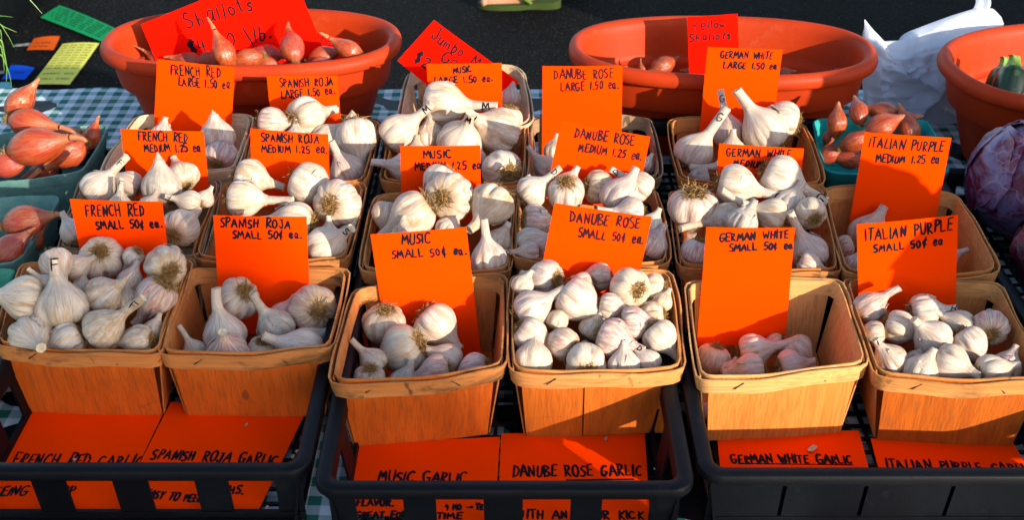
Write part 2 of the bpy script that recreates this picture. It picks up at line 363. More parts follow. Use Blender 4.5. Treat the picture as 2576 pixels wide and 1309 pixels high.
class Card:
    """a paper card from four measured corners on a plane; slightly bowed"""
    def __init__(s, name, label, cat, corners, plane_p, plane_n, mat, bow=.002, th=.0005, group=None):
        s.p, s.n = plane_p, plane_n.normalized()
        tl, tr, br, bl = [on_plane(u, v, s.p, s.n) for u, v in corners]
        s.tl, s.tr, s.bl, s.br = tl, tr, bl, br; s.bow = bow
        s.o = (bl+br)/2
        s.root = empty(name, s.o); tag(s.root, label, cat, group)
        s.ux = (tr-tl); s.uy = (tl-bl); ph = random.random()*6
        s.ph = ph
        def fn(u, v):
            P = (bl*(1-u)+br*u)*(1-v) + (tl*(1-u)+tr*u)*v
            return P + s.n*s.off(u, v) - s.o
        vs, fs = sheet(fn, 10, 10, th)
        s.sheet = mk('card', vs, fs, mat, s.root, True); s.th = th
    def off(s, u, v): return s.bow*(1-(2*u-1)**2)*(0.3+.7*v) + s.bow*.5*math.sin(v*3+s.ph)*(v)
    def uvof(s, P):
        d = P - s.bl; ax, ay = s.ux, s.uy
        a, b, c = ax.dot(ax), ax.dot(ay), ay.dot(ay); e, f = d.dot(ax), d.dot(ay); D = a*c-b*b
        return (e*c-f*b)/D, (f*a-e*b)/D
    def text(s, st, t, x0, y0, x1, y1, h, wid=.0023, mat=None, t2=None):
        p0 = on_plane(*px(t, x0, y0), s.p, s.n); p1 = on_plane(*px(t2 or t, x1, y1), s.p, s.n)
        upx = on_plane(*px(t, x0, y0-h), s.p, s.n)
        along = p1-p0; H = (upx-p0).length*.95
        up = s.n.cross(along).normalized()
        if up.dot(upx-p0) < 0: up = -up
        def P(x, y):
            q = p0 + along*x + up*(H*y); u, v = s.uvof(q)
            return q + s.n*(s.off(min(max(u, 0), 1), min(max(v, 0), 1)) + s.th*.5 + .00025) - s.o, s.n
        vs, fs = letter_mesh(st, P, wid)
        o = mk('lettering', vs, fs, mat or M['inkred'], s.root)
        return o
# ------------------------------------------------------------------ setting: ground, table, cloth
o = mk('ground', *merge([([(-40,-20,0),(40,-20,0),(40,60,0),(-40,60,0)], [(0,1,2,3)])]), M['asphalt']); tag(o, kind='structure')
def ground_strip(corners):
    q = [on_z(u, v, .004) for u, v in corners]
    return mk('painted_line', q, [(0,1,2,3)], M['chalk'])
o = ground_strip([(40,111),(78,107),(78,114),(30,117)]); tag(o, 'short worn white paint mark on the asphalt beside the orange card', 'paint mark', kind='structure')
o = ground_strip([(-30,178),(14,178),(8,185),(-30,187)]); tag(o, 'short worn white paint mark on the asphalt by the blue card', 'paint mark', kind='structure')
tb = empty('market_table', (0, 1.25, 0)); tag(tb, 'folding table under the green gingham cloth that carries all the baskets', 'table')
mk('tabletop', *box(-1.45, 1.45, -.62, .655, T-.035, T-.006), M['black'], tb)
for sx in (-1.35, 1.35):
    for sy in (-.55, .55):
        mk('leg', *tube([(sx, sy, .001), (sx, sy, T-.035)], [.016, .016], 8), M['black'], tb)
def cloth_fn(u, v):
    x = -1.47 + 2.94*u; s_ = -.18 + 1.61*v - .62     # metres along the cloth, front drop to back drop
    y, z = s_, -.003
    if s_ < -.62: y, z = -.62 - .004, -.003 - (-.62 - s_)
    if s_ > .66: y, z = .662, -.003 - (s_-.66)
    wv = .0035*noise.noise(Vector((x*3.1, s_*7, 0))) + .0030*noise.noise(Vector((x*11, s_*16, 3)))
    if s_ > .3: wv += .0045*abs(noise.noise(Vector((x*6+s_*4, s_*12, 8))))
    if s_ < -.62 or s_ > .66: y += (wv*3 + .012*math.sin(x*14)*min(1, abs(z)*8))*(1 if s_ > 0 else -1) + (.01 if s_ > 0 else -.01)*min(1, abs(z)*20)
    else: z += wv - .003
    return x, y+1.25, z+T
vs, fs = sheet(cloth_fn, 230, 130, .0008); o = mk('tablecloth', vs, fs, M['gingham'], None, True)
tag(o, 'green and white gingham cloth spread over the market table', 'tablecloth')
# ------------------------------------------------------------------ black crates
def crate(label, x0, x1, y0, y1, z1=.08, holes=None, slits=None, cat='crate'):
    cx, cy = (x0+x1)/2, (y0+y1)/2
    r = empty('plastic_crate', (cx, cy, T)); tag(r, label, cat, 'black plastic crates on the table')
    hx, hy = (x1-x0)/2, (y1-y0)/2; rc = .022
    def rr(t, ins):
        a, b = hx-ins, hy-ins; q = rc - min(ins, rc*.5)
        segs = [(a-q, b-q, 0), (-a+q, b-q, 1), (-a+q, -b+q, 2), (a-q, -b+q, 3)]
        k = int(t*4) % 4; f = t*4 - int(t*4)
        an = (k+f/.5)*math.pi/2 if f < .5 else (k+1)*math.pi/2
        sx, sy = segs[k][:2]; p = Vector((sx+q*math.cos(an), sy+q*math.sin(an), 0))
        if f >= .5:
            n = segs[(k+1) % 4]; an2 = (k+1)*math.pi/2; p2 = Vector((n[0]+q*math.cos(an2), n[1]+q*math.sin(an2), 0))
            g = (f-.5)/.5; p = p.lerp(p2, g)
        return p
    prof = [(.015, z1-.022), (.015, z1-.002), (.013, z1), (.002, z1), (0, z1-.002), (0, z1-.010), (.003, z1-.011), (.003, z1-.004), (.012, z1-.004), (.012, z1-.022)]
    N = 64; vs = []; fs = []
    for i in range(N):
        for ins, z in prof: p = rr(i/N, ins); vs.append((p.x, p.y, z))
    K = len(prof)
    for i in range(N):
        for j in range(K): a, b = i*K+j, i*K+(j+1) % K; c, d = ((i+1) % N)*K+(j+1) % K, ((i+1) % N)*K+j; fs.append((a, d, c, b))
    mk('rim', vs, fs, M['black'], r, True)
    zt = z1-.019
    def wall(name, P0, P1, tilt, cuts):
        # a wall between two rim points leaning inward to the floor, with openings given as (centre, width)
        P0, P1 = Vector(P0), Vector(P1); L = (P1-P0).length; d = (P1-P0)/L
        def bx(s0, s1, za, zb, out=0.0, th=.0025):
            q = []
            for s_ in (s0, s1):
                for t_ in (0, th):
                    for z in (za, zb): q.append(P0 + d*s_ + tilt*((zt-z)*.14 + t_ - out) + Vector((0, 0, z)))
            return q, [(0,1,3,2), (4,6,7,5), (0,4,5,1), (2,3,7,6), (0,2,6,4), (1,5,7,3)]
        pr = [bx(0, L, zt-.001, zt+.006, .0025, .006), bx(0, L, .0015, .0140, .001, .004)]
        s_ = 0
        for c_, w_ in sorted(cuts):
            pr.append(bx(s_, c_-w_/2, .0135, zt-.0005)); s_ = c_+w_/2
        pr.append(bx(s_, L, .0135, zt-.0005))
        mk(name, *merge(pr), M['black'], r)
    i_ = .012
    cf = [(c_-x0-i_, .044) for c_ in holes] if holes else ([(c_-x0-i_, .004) for c_ in slits] if slits else [(.05+.078*k, .044) for k in range(4)])
    wall('front_wall', (-hx+i_, -hy+i_, 0), (hx-i_, -hy+i_, 0), Vector((0, 1, 0)), cf)
    wall('back_wall', (-hx+i_, hy-i_, 0), (hx-i_, hy-i_, 0), Vector((0, -1, 0)), [(.05+.078*k, .044) for k in range(int((2*hx-.04)/.078))])
    sd_ = [(.05+.078*k, .044) for k in range(int((2*hy-.04)/.078))]
    wall('side_wall', (-hx+i_, -hy+i_, 0), (-hx+i_, hy-i_, 0), Vector((1, 0, 0)), sd_)
    wall('side_wall', (hx-i_, -hy+i_, 0), (hx-i_, hy-i_, 0), Vector((-1, 0, 0)), sd_)
    if slits: mk('front_liner', *box(-hx+i_+.004, hx-i_-.004, -hy+i_+.0135, -hy+i_+.0155, .004, zt-.004), M['black'], r)
    bars = []
    nx, ny = int(2*hx/.022), int(2*hy/.022)
    for k in range(nx+1): x = -hx+.018+(2*hx-.036)*k/nx; bars.append(box(x-.002, x+.002, -hy+.018, hy-.018, .0015, .0045))
    for k in range(ny+1): y = -hy+.018+(2*hy-.036)*k/ny; bars.append(box(-hx+.018, hx-.018, y-.002, y+.002, .0021, .0051))
    mk('floor_lattice', *merge(bars), M['black'], r)
    return r
crate('black crate under the French Red and Spanish Roja garlic baskets', -.536, -.186, .852, 1.62, holes=[-.472, -.396, -.319, -.244])
crate('black crate under the Music and Danube Rose garlic baskets', -.180, .166, .827, 1.60, holes=[-.122, -.048, .032, .105])
crate('solid fronted black crate under the German White and Italian Purple baskets', .172, .572, .845, 1.62, slits=[.254, .330, .411, .490])
crate('black crate holding the grey green shallot punnets at the left edge', -.92, -.555, .90, 1.575, z1=.055)
crate('black crate with the purple cabbages at the right edge', .580, .95, .95, 1.52, z1=.05)
# ------------------------------------------------------------------ splint baskets
BASK = {}
def rrp(t, a, b, q):
    """rounded rectangle in unit space, t in 0..1 starting on the right side"""
    per = [2*(b-q), q*math.pi/2, 2*(a-q), q*math.pi/2]*2; tot = sum(per); s_ = t*tot; k = 0
    while s_ > per[k] and k < 7: s_ -= per[k]; k += 1
    f = s_/per[k]
    cs = [(a-q, b-q), (-a+q, b-q), (-a+q, -b+q), (a-q, -b+q)]
    if k % 2 == 0:
        k2 = k//2
        p0 = [(a, -b+q), (a-q, b), (-a, b-q), (-a+q, -b)][k2]; p1 = [(a, b-q), (-a+q, b), (-a, -b+q), (a-q, -b)][k2]
        x, y = p0[0]+(p1[0]-p0[0])*f, p0[1]+(p1[1]-p0[1])*f
        g = math.sin(f*math.pi)
        return x*(1+(g*.025 if k2 % 2 == 0 else 0)), y*(1+(g*(.075 if y < 0 else .03) if k2 % 2 == 1 else 0))
    an = (k//2 + f)*math.pi/2; c = cs[k//2]
    return c[0]+q*math.cos(an), c[1]+q*math.sin(an)
def basket(key, label, fl, fr, bl, br, wood, h=.093, z0=.007, q=.15, split=None, shift=0.0):
    zr = T+z0+h
    fl, fr = (fl[0], fl[1]+6), (fr[0], fr[1]+6)
    c4 = [on_z(*p, zr) for p in (fl, fr, bl, br)]
    cen = sum(c4, Vector())/4; ex = ((c4[1]-c4[0])+(c4[3]-c4[2]))/4; ey = ((c4[2]-c4[0])+(c4[3]-c4[1]))/4
    root = empty('splint_basket', (cen.x, cen.y, T+z0)); tag(root, label, 'basket', 'splint baskets of garlic')
    W, R_ = M['w_'+wood], M['wr_'+wood]
    dev = [c4[i]-(cen+ex*a+ey*b) for i, (a, b) in enumerate(((-1,-1),(1,-1),(-1,1),(1,1)))]
    rn = random.Random(key); ph = rn.random()*6
    def L(a, b, z):
        k = .875 + .125*z/h; p = ex*a*(k-.03*(1-z/h)) + ey*b*(k+.03*(1-z/h)*(1 if b < 0 else -1))
        wgt = [(1-a)*(1-b)/4, (1+a)*(1-b)/4, (1-a)*(1+b)/4, (1+a)*(1+b)/4]
        for d, w_ in zip(dev, wgt): p = p + d*w_*z/h
        return Vector((p.x, p.y, z))
    def panel(side):
        topw, botw = .90, .955
        def fn(u, v):
            z = .0015 + (h-.004)*v; hw = botw+(topw-botw)*v; s_ = (2*u-1)*hw
            out = .985 + (.055 if side == 0 else .02)*math.sin(u*math.pi)*(.4+.6*v) + .004*math.sin(u*9+ph+side)
            return {0: L(s_, -out, z), 1: L(-s_, out, z), 2: L(out, s_, z), 3: L(-out, -s_, z)}[side]
        return fn
    for s_ in range(4):
        if s_ == 0 and split:
            f0 = panel(0)
            mk('panel', *sheet(lambda u, v: f0(u*(split-.006+.004*v), v), 6, 6, .0014), W, root, True)
            mk('panel', *sheet(lambda u, v: f0(split+.006+(1-split-.006)*u, v*.985+.015), 6, 6, .0014), W, root, True)
        else: mk('panel', *sheet(panel(s_), 10, 6, .0014), W if s_ == 0 else M['wi_'+wood], root, True)
    mk('base', *sheet(lambda u, v: L((2*u-1)*.965, (2*v-1)*.965, .0008), 2, 2, .0014), W, root)
    def band(sc_, z0_, z1_, wob):
        def fn(u, v):
            a, b = rrp(u, 1, 1, q); z = z0_+(z1_-z0_)*v
            k = sc_ + .008*math.sin(u*25+ph)*wob
            zz = z + .0022*math.sin(u*2*math.pi*3+ph)*wob + .0015*math.sin(u*2*math.pi*7+ph*2)*wob
            return L(a*k, b*k, zz)
        return fn
    mk('rim', *sheet(band(1.03, h-.0185, h-.0005, 1), 72, 2, .0016, True), R_, root, True)
    mk('inner_rim', *sheet(band(.968, h-.0175, h+.0008, .5), 72, 2, .0014, True), R_, root, True)
    for a, b, dx in ((-.55, -1.085, 1), (.45, -1.09, -1), (-.5, 1.06, 1), (.5, 1.06, -1)):
        p = L(a, b, h-.009); t_ = ex.normalized()*.0045*dx
        st = mk('staple', *tube([p-t_+Vector((0,0,-.0036)), p+t_+Vector((0,0,.0036))], [.0009, .0009], 5), M['staple'], root)
    BASK[key] = dict(root=root, L=L, cen=cen, ex=ex, ey=ey, zr=zr, h=h, z0=T+z0, Yf=(c4[0].y+c4[1].y)/2, Yb=(c4[2].y+c4[3].y)/2, X0=(c4[0].x+c4[2].x)/2, X1=(c4[1].x+c4[3].x)/2)
VN = {'FR': 'French Red', 'SR': 'Spanish Roja', 'M': 'Music', 'D': 'Danube Rose', 'G': 'German White', 'I': 'Italian Purple'}
SZ = {'s': 'Small', 'm': 'Medium', 'l': 'Large', 'j': 'Jumbo'}
def bname(k): return f"{VN[k[:-1]]} {SZ[k[-1]]}"
BD = [('FRs', (-12,858), (399,884), (58,662), (480,656), 'aged', 'overflowing with small bulbs'), ('SRs', (400,880), (830,872), (475,670), (875,680), 'aged', 'half full with a stained rim'),
 ('Ms', (831,955), (1266,920), (895,720), (1270,692), 'aged', 'part full with a blackened rim'), ('Ds', (1287,928), (1722,921), (1288,692), (1686,682), 'mid', 'full with a split front panel'),
 ('Gs', (1761,948), (2184,908), (1727,710), (2110,704), 'pale', 'nearly empty and of pale new wood'), ('Is', (2208,935), (2640,952), (2125,699), (2512,716), 'mid', 'with bulbs heaped at its front'),
 ('FRm', (145,622), (508,640), (208,452), (556,450), 'grey', 'of grey weathered wood'), ('SRm', (488,640), (868,650), (562,452), (918,462), 'aged', 'of honey coloured wood'),
 ('Mm', (905,671), (1282,676), (948,490), (1300,472), 'mid', 'of light brown wood'), ('Dm', (1293,646), (1683,657), (1300,470), (1650,469), 'mid', 'with worn side splints'),
 ('Gm', (1711,660), (2113,678), (1688,478), (2070,469), 'aged', 'with long stemmed bulbs spilling over its rim'), ('Im', (2125,682), (2514,680), (2072,470), (2409,483), 'mid', 'nearly empty and shaded by the cabbages'),
 ('FRl', (253,430), (588,424), (350,284), (634,292), 'white', 'of pale whitish wood'), ('SRl', (606,445), (916,452), (650,284), (953,298), 'aged', 'of brown wood against the terracotta tub'),
 ('Ml', (958,452), (1318,457), (1000,300), (1325,292), 'aged', 'heaped with the biggest bulbs'), ('Dl', (1325,450), (1663,440), (1335,298), (1635,290), 'grey', 'of dark weathered wood'),
 ('Gl', (1713,450), (2072,457), (1683,298), (2022,303), 'aged', 'with tall stemmed bulbs standing in it')]
for k, fl, fr, bl, br, wd, ds in BD:
    basket(k, f"splint basket with the {bname(k)} sign, {ds}", fl, fr, bl, br, wd, split=.41 if k == 'Ds' else None)
basket('Mj', 'round cornered splint basket behind the Music Large sign, holding the jumbo garlic', (1000,318), (1340,316), (1032,168), (1316,166), 'white', h=.093, q=.34)
# ------------------------------------------------------------------ signs
def sign(k, corners, mat='orange', lean=10, dy=.014, label=None, Y=None, bow=.002):
    a = rad(lean); Yp = Y if Y else BASK[k]['Yb']-dy
    n = Vector((0, -math.cos(a), math.sin(a)))
    return Card('price_sign', label or f"orange card reading {VN[k[:-1]].upper()} {SZ[k[-1]].upper()} standing in its basket", 'sign', corners, Vector((0, Yp, T+.1)), n, M[mat], bow, group='handwritten price cards')
S = {}
SG = {'FRl': [(395,148),(590,170),(578,410),(384,400)], 'FRm': [(303,324),(512,331),(530,515),(325,500)], 'FRs': [(176,500),(408,507),(435,735),(218,725)],
 'SRl': [(671,190),(849,190),(864,395),(692,400)], 'SRm': [(630,323),(826,338),(830,520),(634,520)], 'SRs': [(536,542),(771,546),(782,840),(556,840)],
 'Ml': [(1073,160),(1262,158),(1264,345),(1084,340)], 'Mm': [(1007,367),(1208,366),(1210,560),(1010,560)], 'Ms': [(932,590),(1173,571),(1213,915),(977,890)],
 'Dl': [(1365,166),(1566,165),(1562,430),(1363,430)], 'Dm': [(1412,303),(1636,344),(1597,530),(1371,500)], 'Ds': [(1395,511),(1640,546),(1590,775),(1347,750)],
 'Gl': [(1780,117),(1969,125),(1936,370),(1757,360)], 'Gm': [(1809,360),(2022,373),(2006,530),(1795,530)], 'Gs': [(1777,572),(2000,573),(1974,865),(1753,872)],
 'Im': [(2176,333),(2394,347),(2346,590),(2131,590)], 'Is': [(2155,564),(2410,540),(2402,840),(2162,840)]}
for k, c in SG.items(): S[k] = sign(k, c)
A, B_ = M['ink'], M['inkred']
for k, st, t, x0, y0, x1, y1, h, t2 in [
 ('FRl','FRENCH RED','A1',1212,530,1567,548,78,None), ('FRl','LARGE 1.50 ea','A1',1268,606,1628,628,65,None),
 ('FRm','FRENCH RED','A1',985,992,1335,1005,68,None), ('FRm','MEDIUM 1.25 ea','A1',1032,1076,1422,1074,58,None),
 ('FRs','FRENCH RED','B1',615,408,1033,408,88,None), ('FRs','SMALL 50¢ ea.','B1',690,502,1155,492,62,None),
 ('SRl','SPANISH ROJA','A2',305,617,682,605,62,None), ('SRl','LARGE 1.50 ea.','A2',318,698,697,665,58,None),
 ('SRm','SPANISH ROJA','A2',175,1000,578,1018,62,None), ('SRm','MEDIUM 1.25 ea.','A2',175,1078,640,1088,55,None),
 ('SRs','SPANISH ROJA','B1',1565,488,380,498,68,'B2'), ('SRs','SMALL 50¢ ea.','B1',1655,570,460,570,55,'B2'),
 ('Ml','MUSIC','A2',1533,517,1662,505,45,None), ('Ml','LARGE 1.50 ea.','A2',1400,595,1815,572,48,None),
 ('Mm','MUSIC','A2',1325,1125,1517,1112,58,None), ('Mm','MEDIUM 1.25 ea','A2',1265,1205,1728,1198,58,None),
 ('Ms','MUSIC','B2',1172,607,1367,600,72,None), ('Ms','SMALL 50¢ ea.','B2',1102,708,1632,680,62,None),
 ('Dl','DANUBE ROSE','A3',565,560,985,550,70,None), ('Dl','LARGE 1.50 ea.','A3',615,645,1025,625,65,None),
 ('Dm','DANUBE ROSE','A3',708,972,1130,1028,72,None), ('Dm','MEDIUM 1.25 ea.','A3',738,1068,1185,1135,62,None),
 ('Ds','DANUBE ROSE','B3',677,448,1172,495,80,None), ('Ds','SMALL 50¢ ea.','B3',735,555,1198,605,65,None),
 ('Gl','GERMAN WHITE','A4',62,408,430,418,52,None), ('Gl','LARGE 1.50 ea','A4',83,480,458,490,48,None),
 ('Gm','GERMAN WHITE','A4',103,1105,555,1117,60,None), ('Gm','MEDIUM 1.25 ea','A4',153,1172,605,1203,48,None),
 ('Gs','GERMAN WHITE','B4',55,590,543,565,60,None), ('Gs','SMALL 50¢ ea','B4',123,660,572,640,52,None),
 ('Im','ITALIAN PURPLE','A4',1112,1045,1640,1075,75,None), ('Im','MEDIUM 1.25 ea','A4',1162,1150,1608,1158,58,None),
 ('Is','ITALIAN PURPLE','B4',1088,588,1700,508,85,None), ('Is','SMALL 50¢ ea','B4',1150,670,1635,608,58,None)]:
    S[k].text(st, t, x0, y0, x1, y1, h, mat=B_ if k in ('Ds', 'Dl', 'Dm') else A, t2=t2)
# red-orange cards
c = sign('x', [(355,61),(727,-91),(815,125),(443,277)], 'redcard', 14, Y=1.765, label='large red card reading Shallots $4.00/lb. leaning in the left terracotta tub')
c.text('Shallots', 'A1', 1335, 205, 1800, 62, 120, .0030, A); c.text('$4.00 /lb.', 'A1', 1350, 385, 250, 268, 100, .0030, A, t2='A2')
c = sign('x', [(790,80),(905,106),(893,170),(776,150)], 'redcard', 12, Y=1.81, label='small red card behind the rightmost shallot in the left tub')
c.text('1a', 'A2', 580, 310, 705, 335, 62, .002, A); c.text('Shal', 'A2', 560, 395, 700, 410, 55, .002, A)
c = sign('x', [(1092,50),(1305,205),(1213,330),(1000,152)], 'redcard', 12, Y=1.66, label='tilted red card reading Jumbo behind the Music Large sign')
c.text('Jumbo M', 'A2', 1372, 265, 1700, 480, 92, .0026, A); c.text('Garlic', 'A2', 1440, 425, 1700, 590, 85, .0026, A); c.text('$2.00', 'A2', 1250, 425, 1480, 590, 85, .0026, A)
c = sign('x', [(1729,42),(1855,34),(1862,205),(1735,212)], 'redcard', 14, Y=1.745, label='red card reading Yellow Shallots standing in the right terracotta tub')
c.text('Yellow', 'A3', 1550, 212, 1778, 192, 62, .0024, A); c.text('Shallots', 'A3', 1528, 292, 1812, 272, 62, .0024, A)
# cards lying on the crate floors
def floor_card(label, near, far, z=.0075, lines=()):
    c = Card('crate_card', label, 'sign', [far[0], far[1], near[1], near[0]], Vector((0, 0, T+z)), Vector((0, 0, 1)), M['orange'], .0006, group='orange cards lying on the crate floors')
    for a in lines: c.text(*a[:7], a[7] if len(a) > 7 else .0026, A, t2=a[8] if len(a) > 8 else None)
    return c
def ext(c4, f, b):
    """near pair and far pair from four corners, stretched towards the front and back"""
    (al, ar), (bl_, br_) = c4
    return [(bl_[0]+(bl_[0]-al[0])*f, bl_[1]+(bl_[1]-al[1])*f), (br_[0]+(br_[0]-ar[0])*f, br_[1]+(br_[1]-ar[1])*f)], [al, ar]
n_, f_ = ext((((78,1015),(425,1010)), ((5,1157),(351,1166))), .86, 0)
floor_card('orange card reading FRENCH RED GARLIC on the crate floor', n_, f_, .0075, [('FRENCH RED GARLIC','C1',80,925,985,945,85), ('PROTEING','C1',-220,1140,180,1138,62), ('RP','C1',432,1135,520,1130,55)])
n_, f_ = ext((((430,1012),(768,1040)), ((353,1166),(703,1176))), .80, 0)
floor_card('orange card reading SPANISH ROJA GARLIC on the crate floor', n_, f_, .0085, [('SPANISH ROJA GARLIC','C1',1070,880,272,925,72,.0026,'C2'), ('EASY TO PEEL','C1',1020,1158,1420,1190,55), ('MONTHS.','C1',1420,1120,1725,1130,55)])
n_, f_ = ext((((898,1120),(1258,1100)), ((886,1199),(1251,1206))), 1.15, 0)
floor_card('orange card reading MUSIC GARLIC on the crate floor', n_, f_, .0075, [('MUSIC GARLIC','C2',1000,1040,1620,1055,78), ('FLAVOR.','C2',848,1215,1110,1215,48), ('GREAT FOR','C2',840,1302,1200,1302,48), ('9 MO -> YR','C2',1480,1242,1745,1240,46), ('TIME','C2',1415,1306,1590,1306,42)])
n_, f_ = ext((((1261,1093),(1622,1090)), ((1256,1208),(1630,1219))), .85, 0)
floor_card('orange card reading DANUBE ROSE GARLIC on the crate floor', n_, f_, .0075, [('DANUBE ROSE GARLIC','C3',270,1008,1185,1000,82), ('-','C3',640,1040,1180,1032,20), ('WITH AN','C3',300,1305,660,1305,62), ('OUR KICK','C3',800,1309,1200,1306,60)])
n_, f_ = ext((((1803,1090),(2160,1085)), ((1811,1173),(2185,1178))), .9, 0)
floor_card('orange card reading GERMAN WHITE GARLIC on the crate floor', n_, f_, .0075, [('GERMAN WHITE GARLIC','C4',145,912,1000,914,62), ('-','C4',165,922,985,932,20)])
n_, f_ = ext((((2190,1105),(2545,1110)), ((2210,1180),(2590,1186))), .9, 0)
floor_card('orange card reading ITALIAN PURPLE GARLIC on the crate floor', n_, f_, .0075, [('ITALIAN PURPLE GARLIC','C4',1245,950,2290,985,70)])
# cards on the asphalt behind the table
def gcard(label, c4, mat, rows):
    k = Card('price_note', label, 'card', c4, Vector((0, 0, .009)), Vector((0, 0, 1)), M[mat], .004)
    s_ = k
    for (v, u0, u1, h, st) in rows:
        def P(x, y, v=v, u0=u0, u1=u1, h=h):
            u = u0+(u1-u0)*x; vv = v+h*y
            q = (s_.bl*(1-u)+s_.br*u)*(1-vv) + (s_.tl*(1-u)+s_.tr*u)*vv
            return q + s_.n*(s_.off(u, vv)+.0012) - s_.o, s_.n
        mk('lettering', *letter_mesh(st, P, .005), A, k.root)
    return k
rr_ = random.Random(3)
def word(n): return ''.join(rr_.choice('ENOSAUMCRHVLTI') for _ in range(n))
gcard('green card with rows of writing lying on the asphalt', [(150,12),(302,76),(255,104),(101,43)], 'pgreen', [(.82-.13*i, .06+.03*(i % 3), .92, .08, '~ ~~~~ ~~ ~~~~~ ~~~ ~~~~~ ~~~') for i in range(6)])
gcard('small orange card lying on the asphalt beside the yellow card', [(85,97),(151,91),(135,125),(67,125)], 'pworange', [(.45, .25, .75, .22, '~~~~'), (.2, .2, .7, .15, '~~~')])
gcard('long yellow card with columns of writing lying on the asphalt', [(158,111),(250,109),(175,212),(79,212)], 'pyellow', [(.92-.062*i, .06, .92, .04, '~~~~ ~~~~~ ~~~~ ~~~~~') for i in range(10)] + [(.22, .1, .9, .06, '~~~~~ ~~~'), (.1, .08, .9, .06, '~~~~ ~~~~')])
gcard('blue card lying on the asphalt near the left edge', [(28,165),(88,172),(62,200),(4,199)], 'pblue', [(.4, .35, .75, .25, '~~~')])
gcard('pale blue card partly behind the edge of the gingham cloth', [(-20,212),(24,205),(36,232),(-20,240)], 'pteal', [(.3, .2, .8, .2, '~~~')])
# ------------------------------------------------------------------ garlic
PROF = [(.0,-.66),(.16,-.69),(.34,-.73),(.55,-.735),(.74,-.65),(.89,-.48),(.975,-.24),(1.0,.02),(.955,.26),(.86,.46),(.73,.64),(.59,.79),(.46,.93),(.355,1.06),(.285,1.19),(.245,1.32)]
def catmull(pr, sub):
    out = []
    for i in range(len(pr)-1):
        p0, p1, p2, p3 = pr[max(i-1, 0)], pr[i], pr[i+1], pr[min(i+2, len(pr)-1)]
        for q in range(sub):
            t = q/sub
            out.append(tuple(.5*((2*p1[k]) + (-p0[k]+p2[k])*t + (2*p0[k]-5*p1[k]+4*p2[k]-p3[k])*t*t + (-p0[k]+3*p1[k]-3*p2[k]+p3[k])*t**3) for k in (0, 1)))
    out.append(pr[-1]); return out
def bulb_mesh(rn, flat=1.0, nlob=None, pointed=False):
    NT_ = 72; pr = catmull(PROF, 2); n = nlob or rn.choice([6, 7, 8, 9, 10])
    ed = sorted([(i + rn.uniform(-.28, .28))/n*2*math.pi for i in range(n)])
    depth_ = [rn.uniform(.06, .18) for _ in range(n)]; bulge = [rn.uniform(-.03, .07) for _ in range(n)]
    tw = rn.uniform(-.5, .5); sd_ = rn.random()*50; ex = rn.uniform(-.06, .06); ey = rn.uniform(-.06, .06)
    vs = []
    for (r, z) in pr:
        wz = math.exp(-((z+.12)/.52)**2); neck = max(0, (z-.7)/.6)
        r_ = max(r, .001); z_ = z*flat if z < .5 else z - .5*(1-flat)
        for q in range(NT_):
            th = 2*math.pi*q/NT_; tt = (th + tw*max(0, z-.1)*.8) % (2*math.pi)
            k = 0; f = 0
            for i in range(n):
                a0 = ed[i]; a1 = ed[(i+1) % n] + (2*math.pi if i == n-1 else 0); t_ = tt if tt >= ed[0] else tt+2*math.pi
                if a0 <= t_ < a1: f = (t_-a0)/(a1-a0); k = i; break
            s_ = abs(math.sin(math.pi*f))**.55
            g = (1-s_)*(depth_[k] if f < .5 else depth_[(k+1) % n])
            rr2 = r_*(1 - g*wz*1.25 + bulge[k]*wz*s_ - g*.4*(1 if z < -.5 else 0))
            rr2 *= 1 + .035*noise.noise(Vector((math.cos(th)*1.4, math.sin(th)*1.4, z*1.2+sd_)))
            fine = noise.noise(Vector((math.cos(th)*5.5, math.sin(th)*5.5, z*.8+sd_)))
            rr2 *= 1 + (.010+.05*neck)*fine
            vs.append(((rr2*math.cos(th))*(1+ex), (rr2*math.sin(th))*(1+ey), z_))
    fs = []; R_ = len(pr)
    for i in range(R_-1):
        for q in range(NT_):
            fs.append((i*NT_+q, i*NT_+(q+1) % NT_, (i+1)*NT_+(q+1) % NT_, (i+1)*NT_+q))
    fs.append(tuple(range(NT_))[::-1]); fs.append(tuple((R_-1)*NT_+q for q in range(NT_)))
    m = bpy.data.meshes.new('garlic_bulb'); m.from_pydata(vs, [], fs); m.polygons.foreach_set('use_smooth', [True]*len(m.polygons)); m.update()
    m.materials.append(M['garlic']); return m
ROOTM = []
def root_mesh(rn):
    parts = []
    def pl():
        vs = [(0, 0, -.60)]; 
        for q in range(14):
            a = 2*math.pi*q/14; vs.append((.25*math.cos(a), .25*math.sin(a), -.70))
        vs.append((0, 0, -.80))
        for q in range(14):
            a = 2*math.pi*q/14; vs.append((.19*math.cos(a), .19*math.sin(a), -.79))
        fs = [(1+q, 1+(q+1) % 14, 16+(q+1) % 14, 16+q) for q in range(14)] + [(16+q, 16+(q+1) % 14, 15) for q in range(14)]
        return vs, fs
    parts.append(pl())
    for _ in range(150):
        a = rn.random()*2*math.pi; r = .33*math.sqrt(rn.random()); ln = rn.uniform(.14, .40)
        p = Vector((r*math.cos(a), r*math.sin(a), -.72)); d = Vector((math.cos(a)*r*2.4+rn.uniform(-.5, .5), math.sin(a)*r*2.4+rn.uniform(-.5, .5), -1)).normalized()
        path = [p.copy()]
        for s_ in range(4):
            d = (d + Vector((rn.uniform(-1, 1), rn.uniform(-1, 1), rn.uniform(-.4, .8)))*.95).normalized(); p = p + d*ln/3; path.append(p.copy())
        w_ = rn.uniform(.012, .022); parts.append(tube(path, [w_, w_, w_*.9, w_*.8, w_*.45], 3, False))
    vs, fs = merge(parts)
    m = bpy.data.meshes.new('roots'); m.from_pydata([tuple(v) for v in vs], [], fs); m.update(); m.materials.append(M['root']); return m
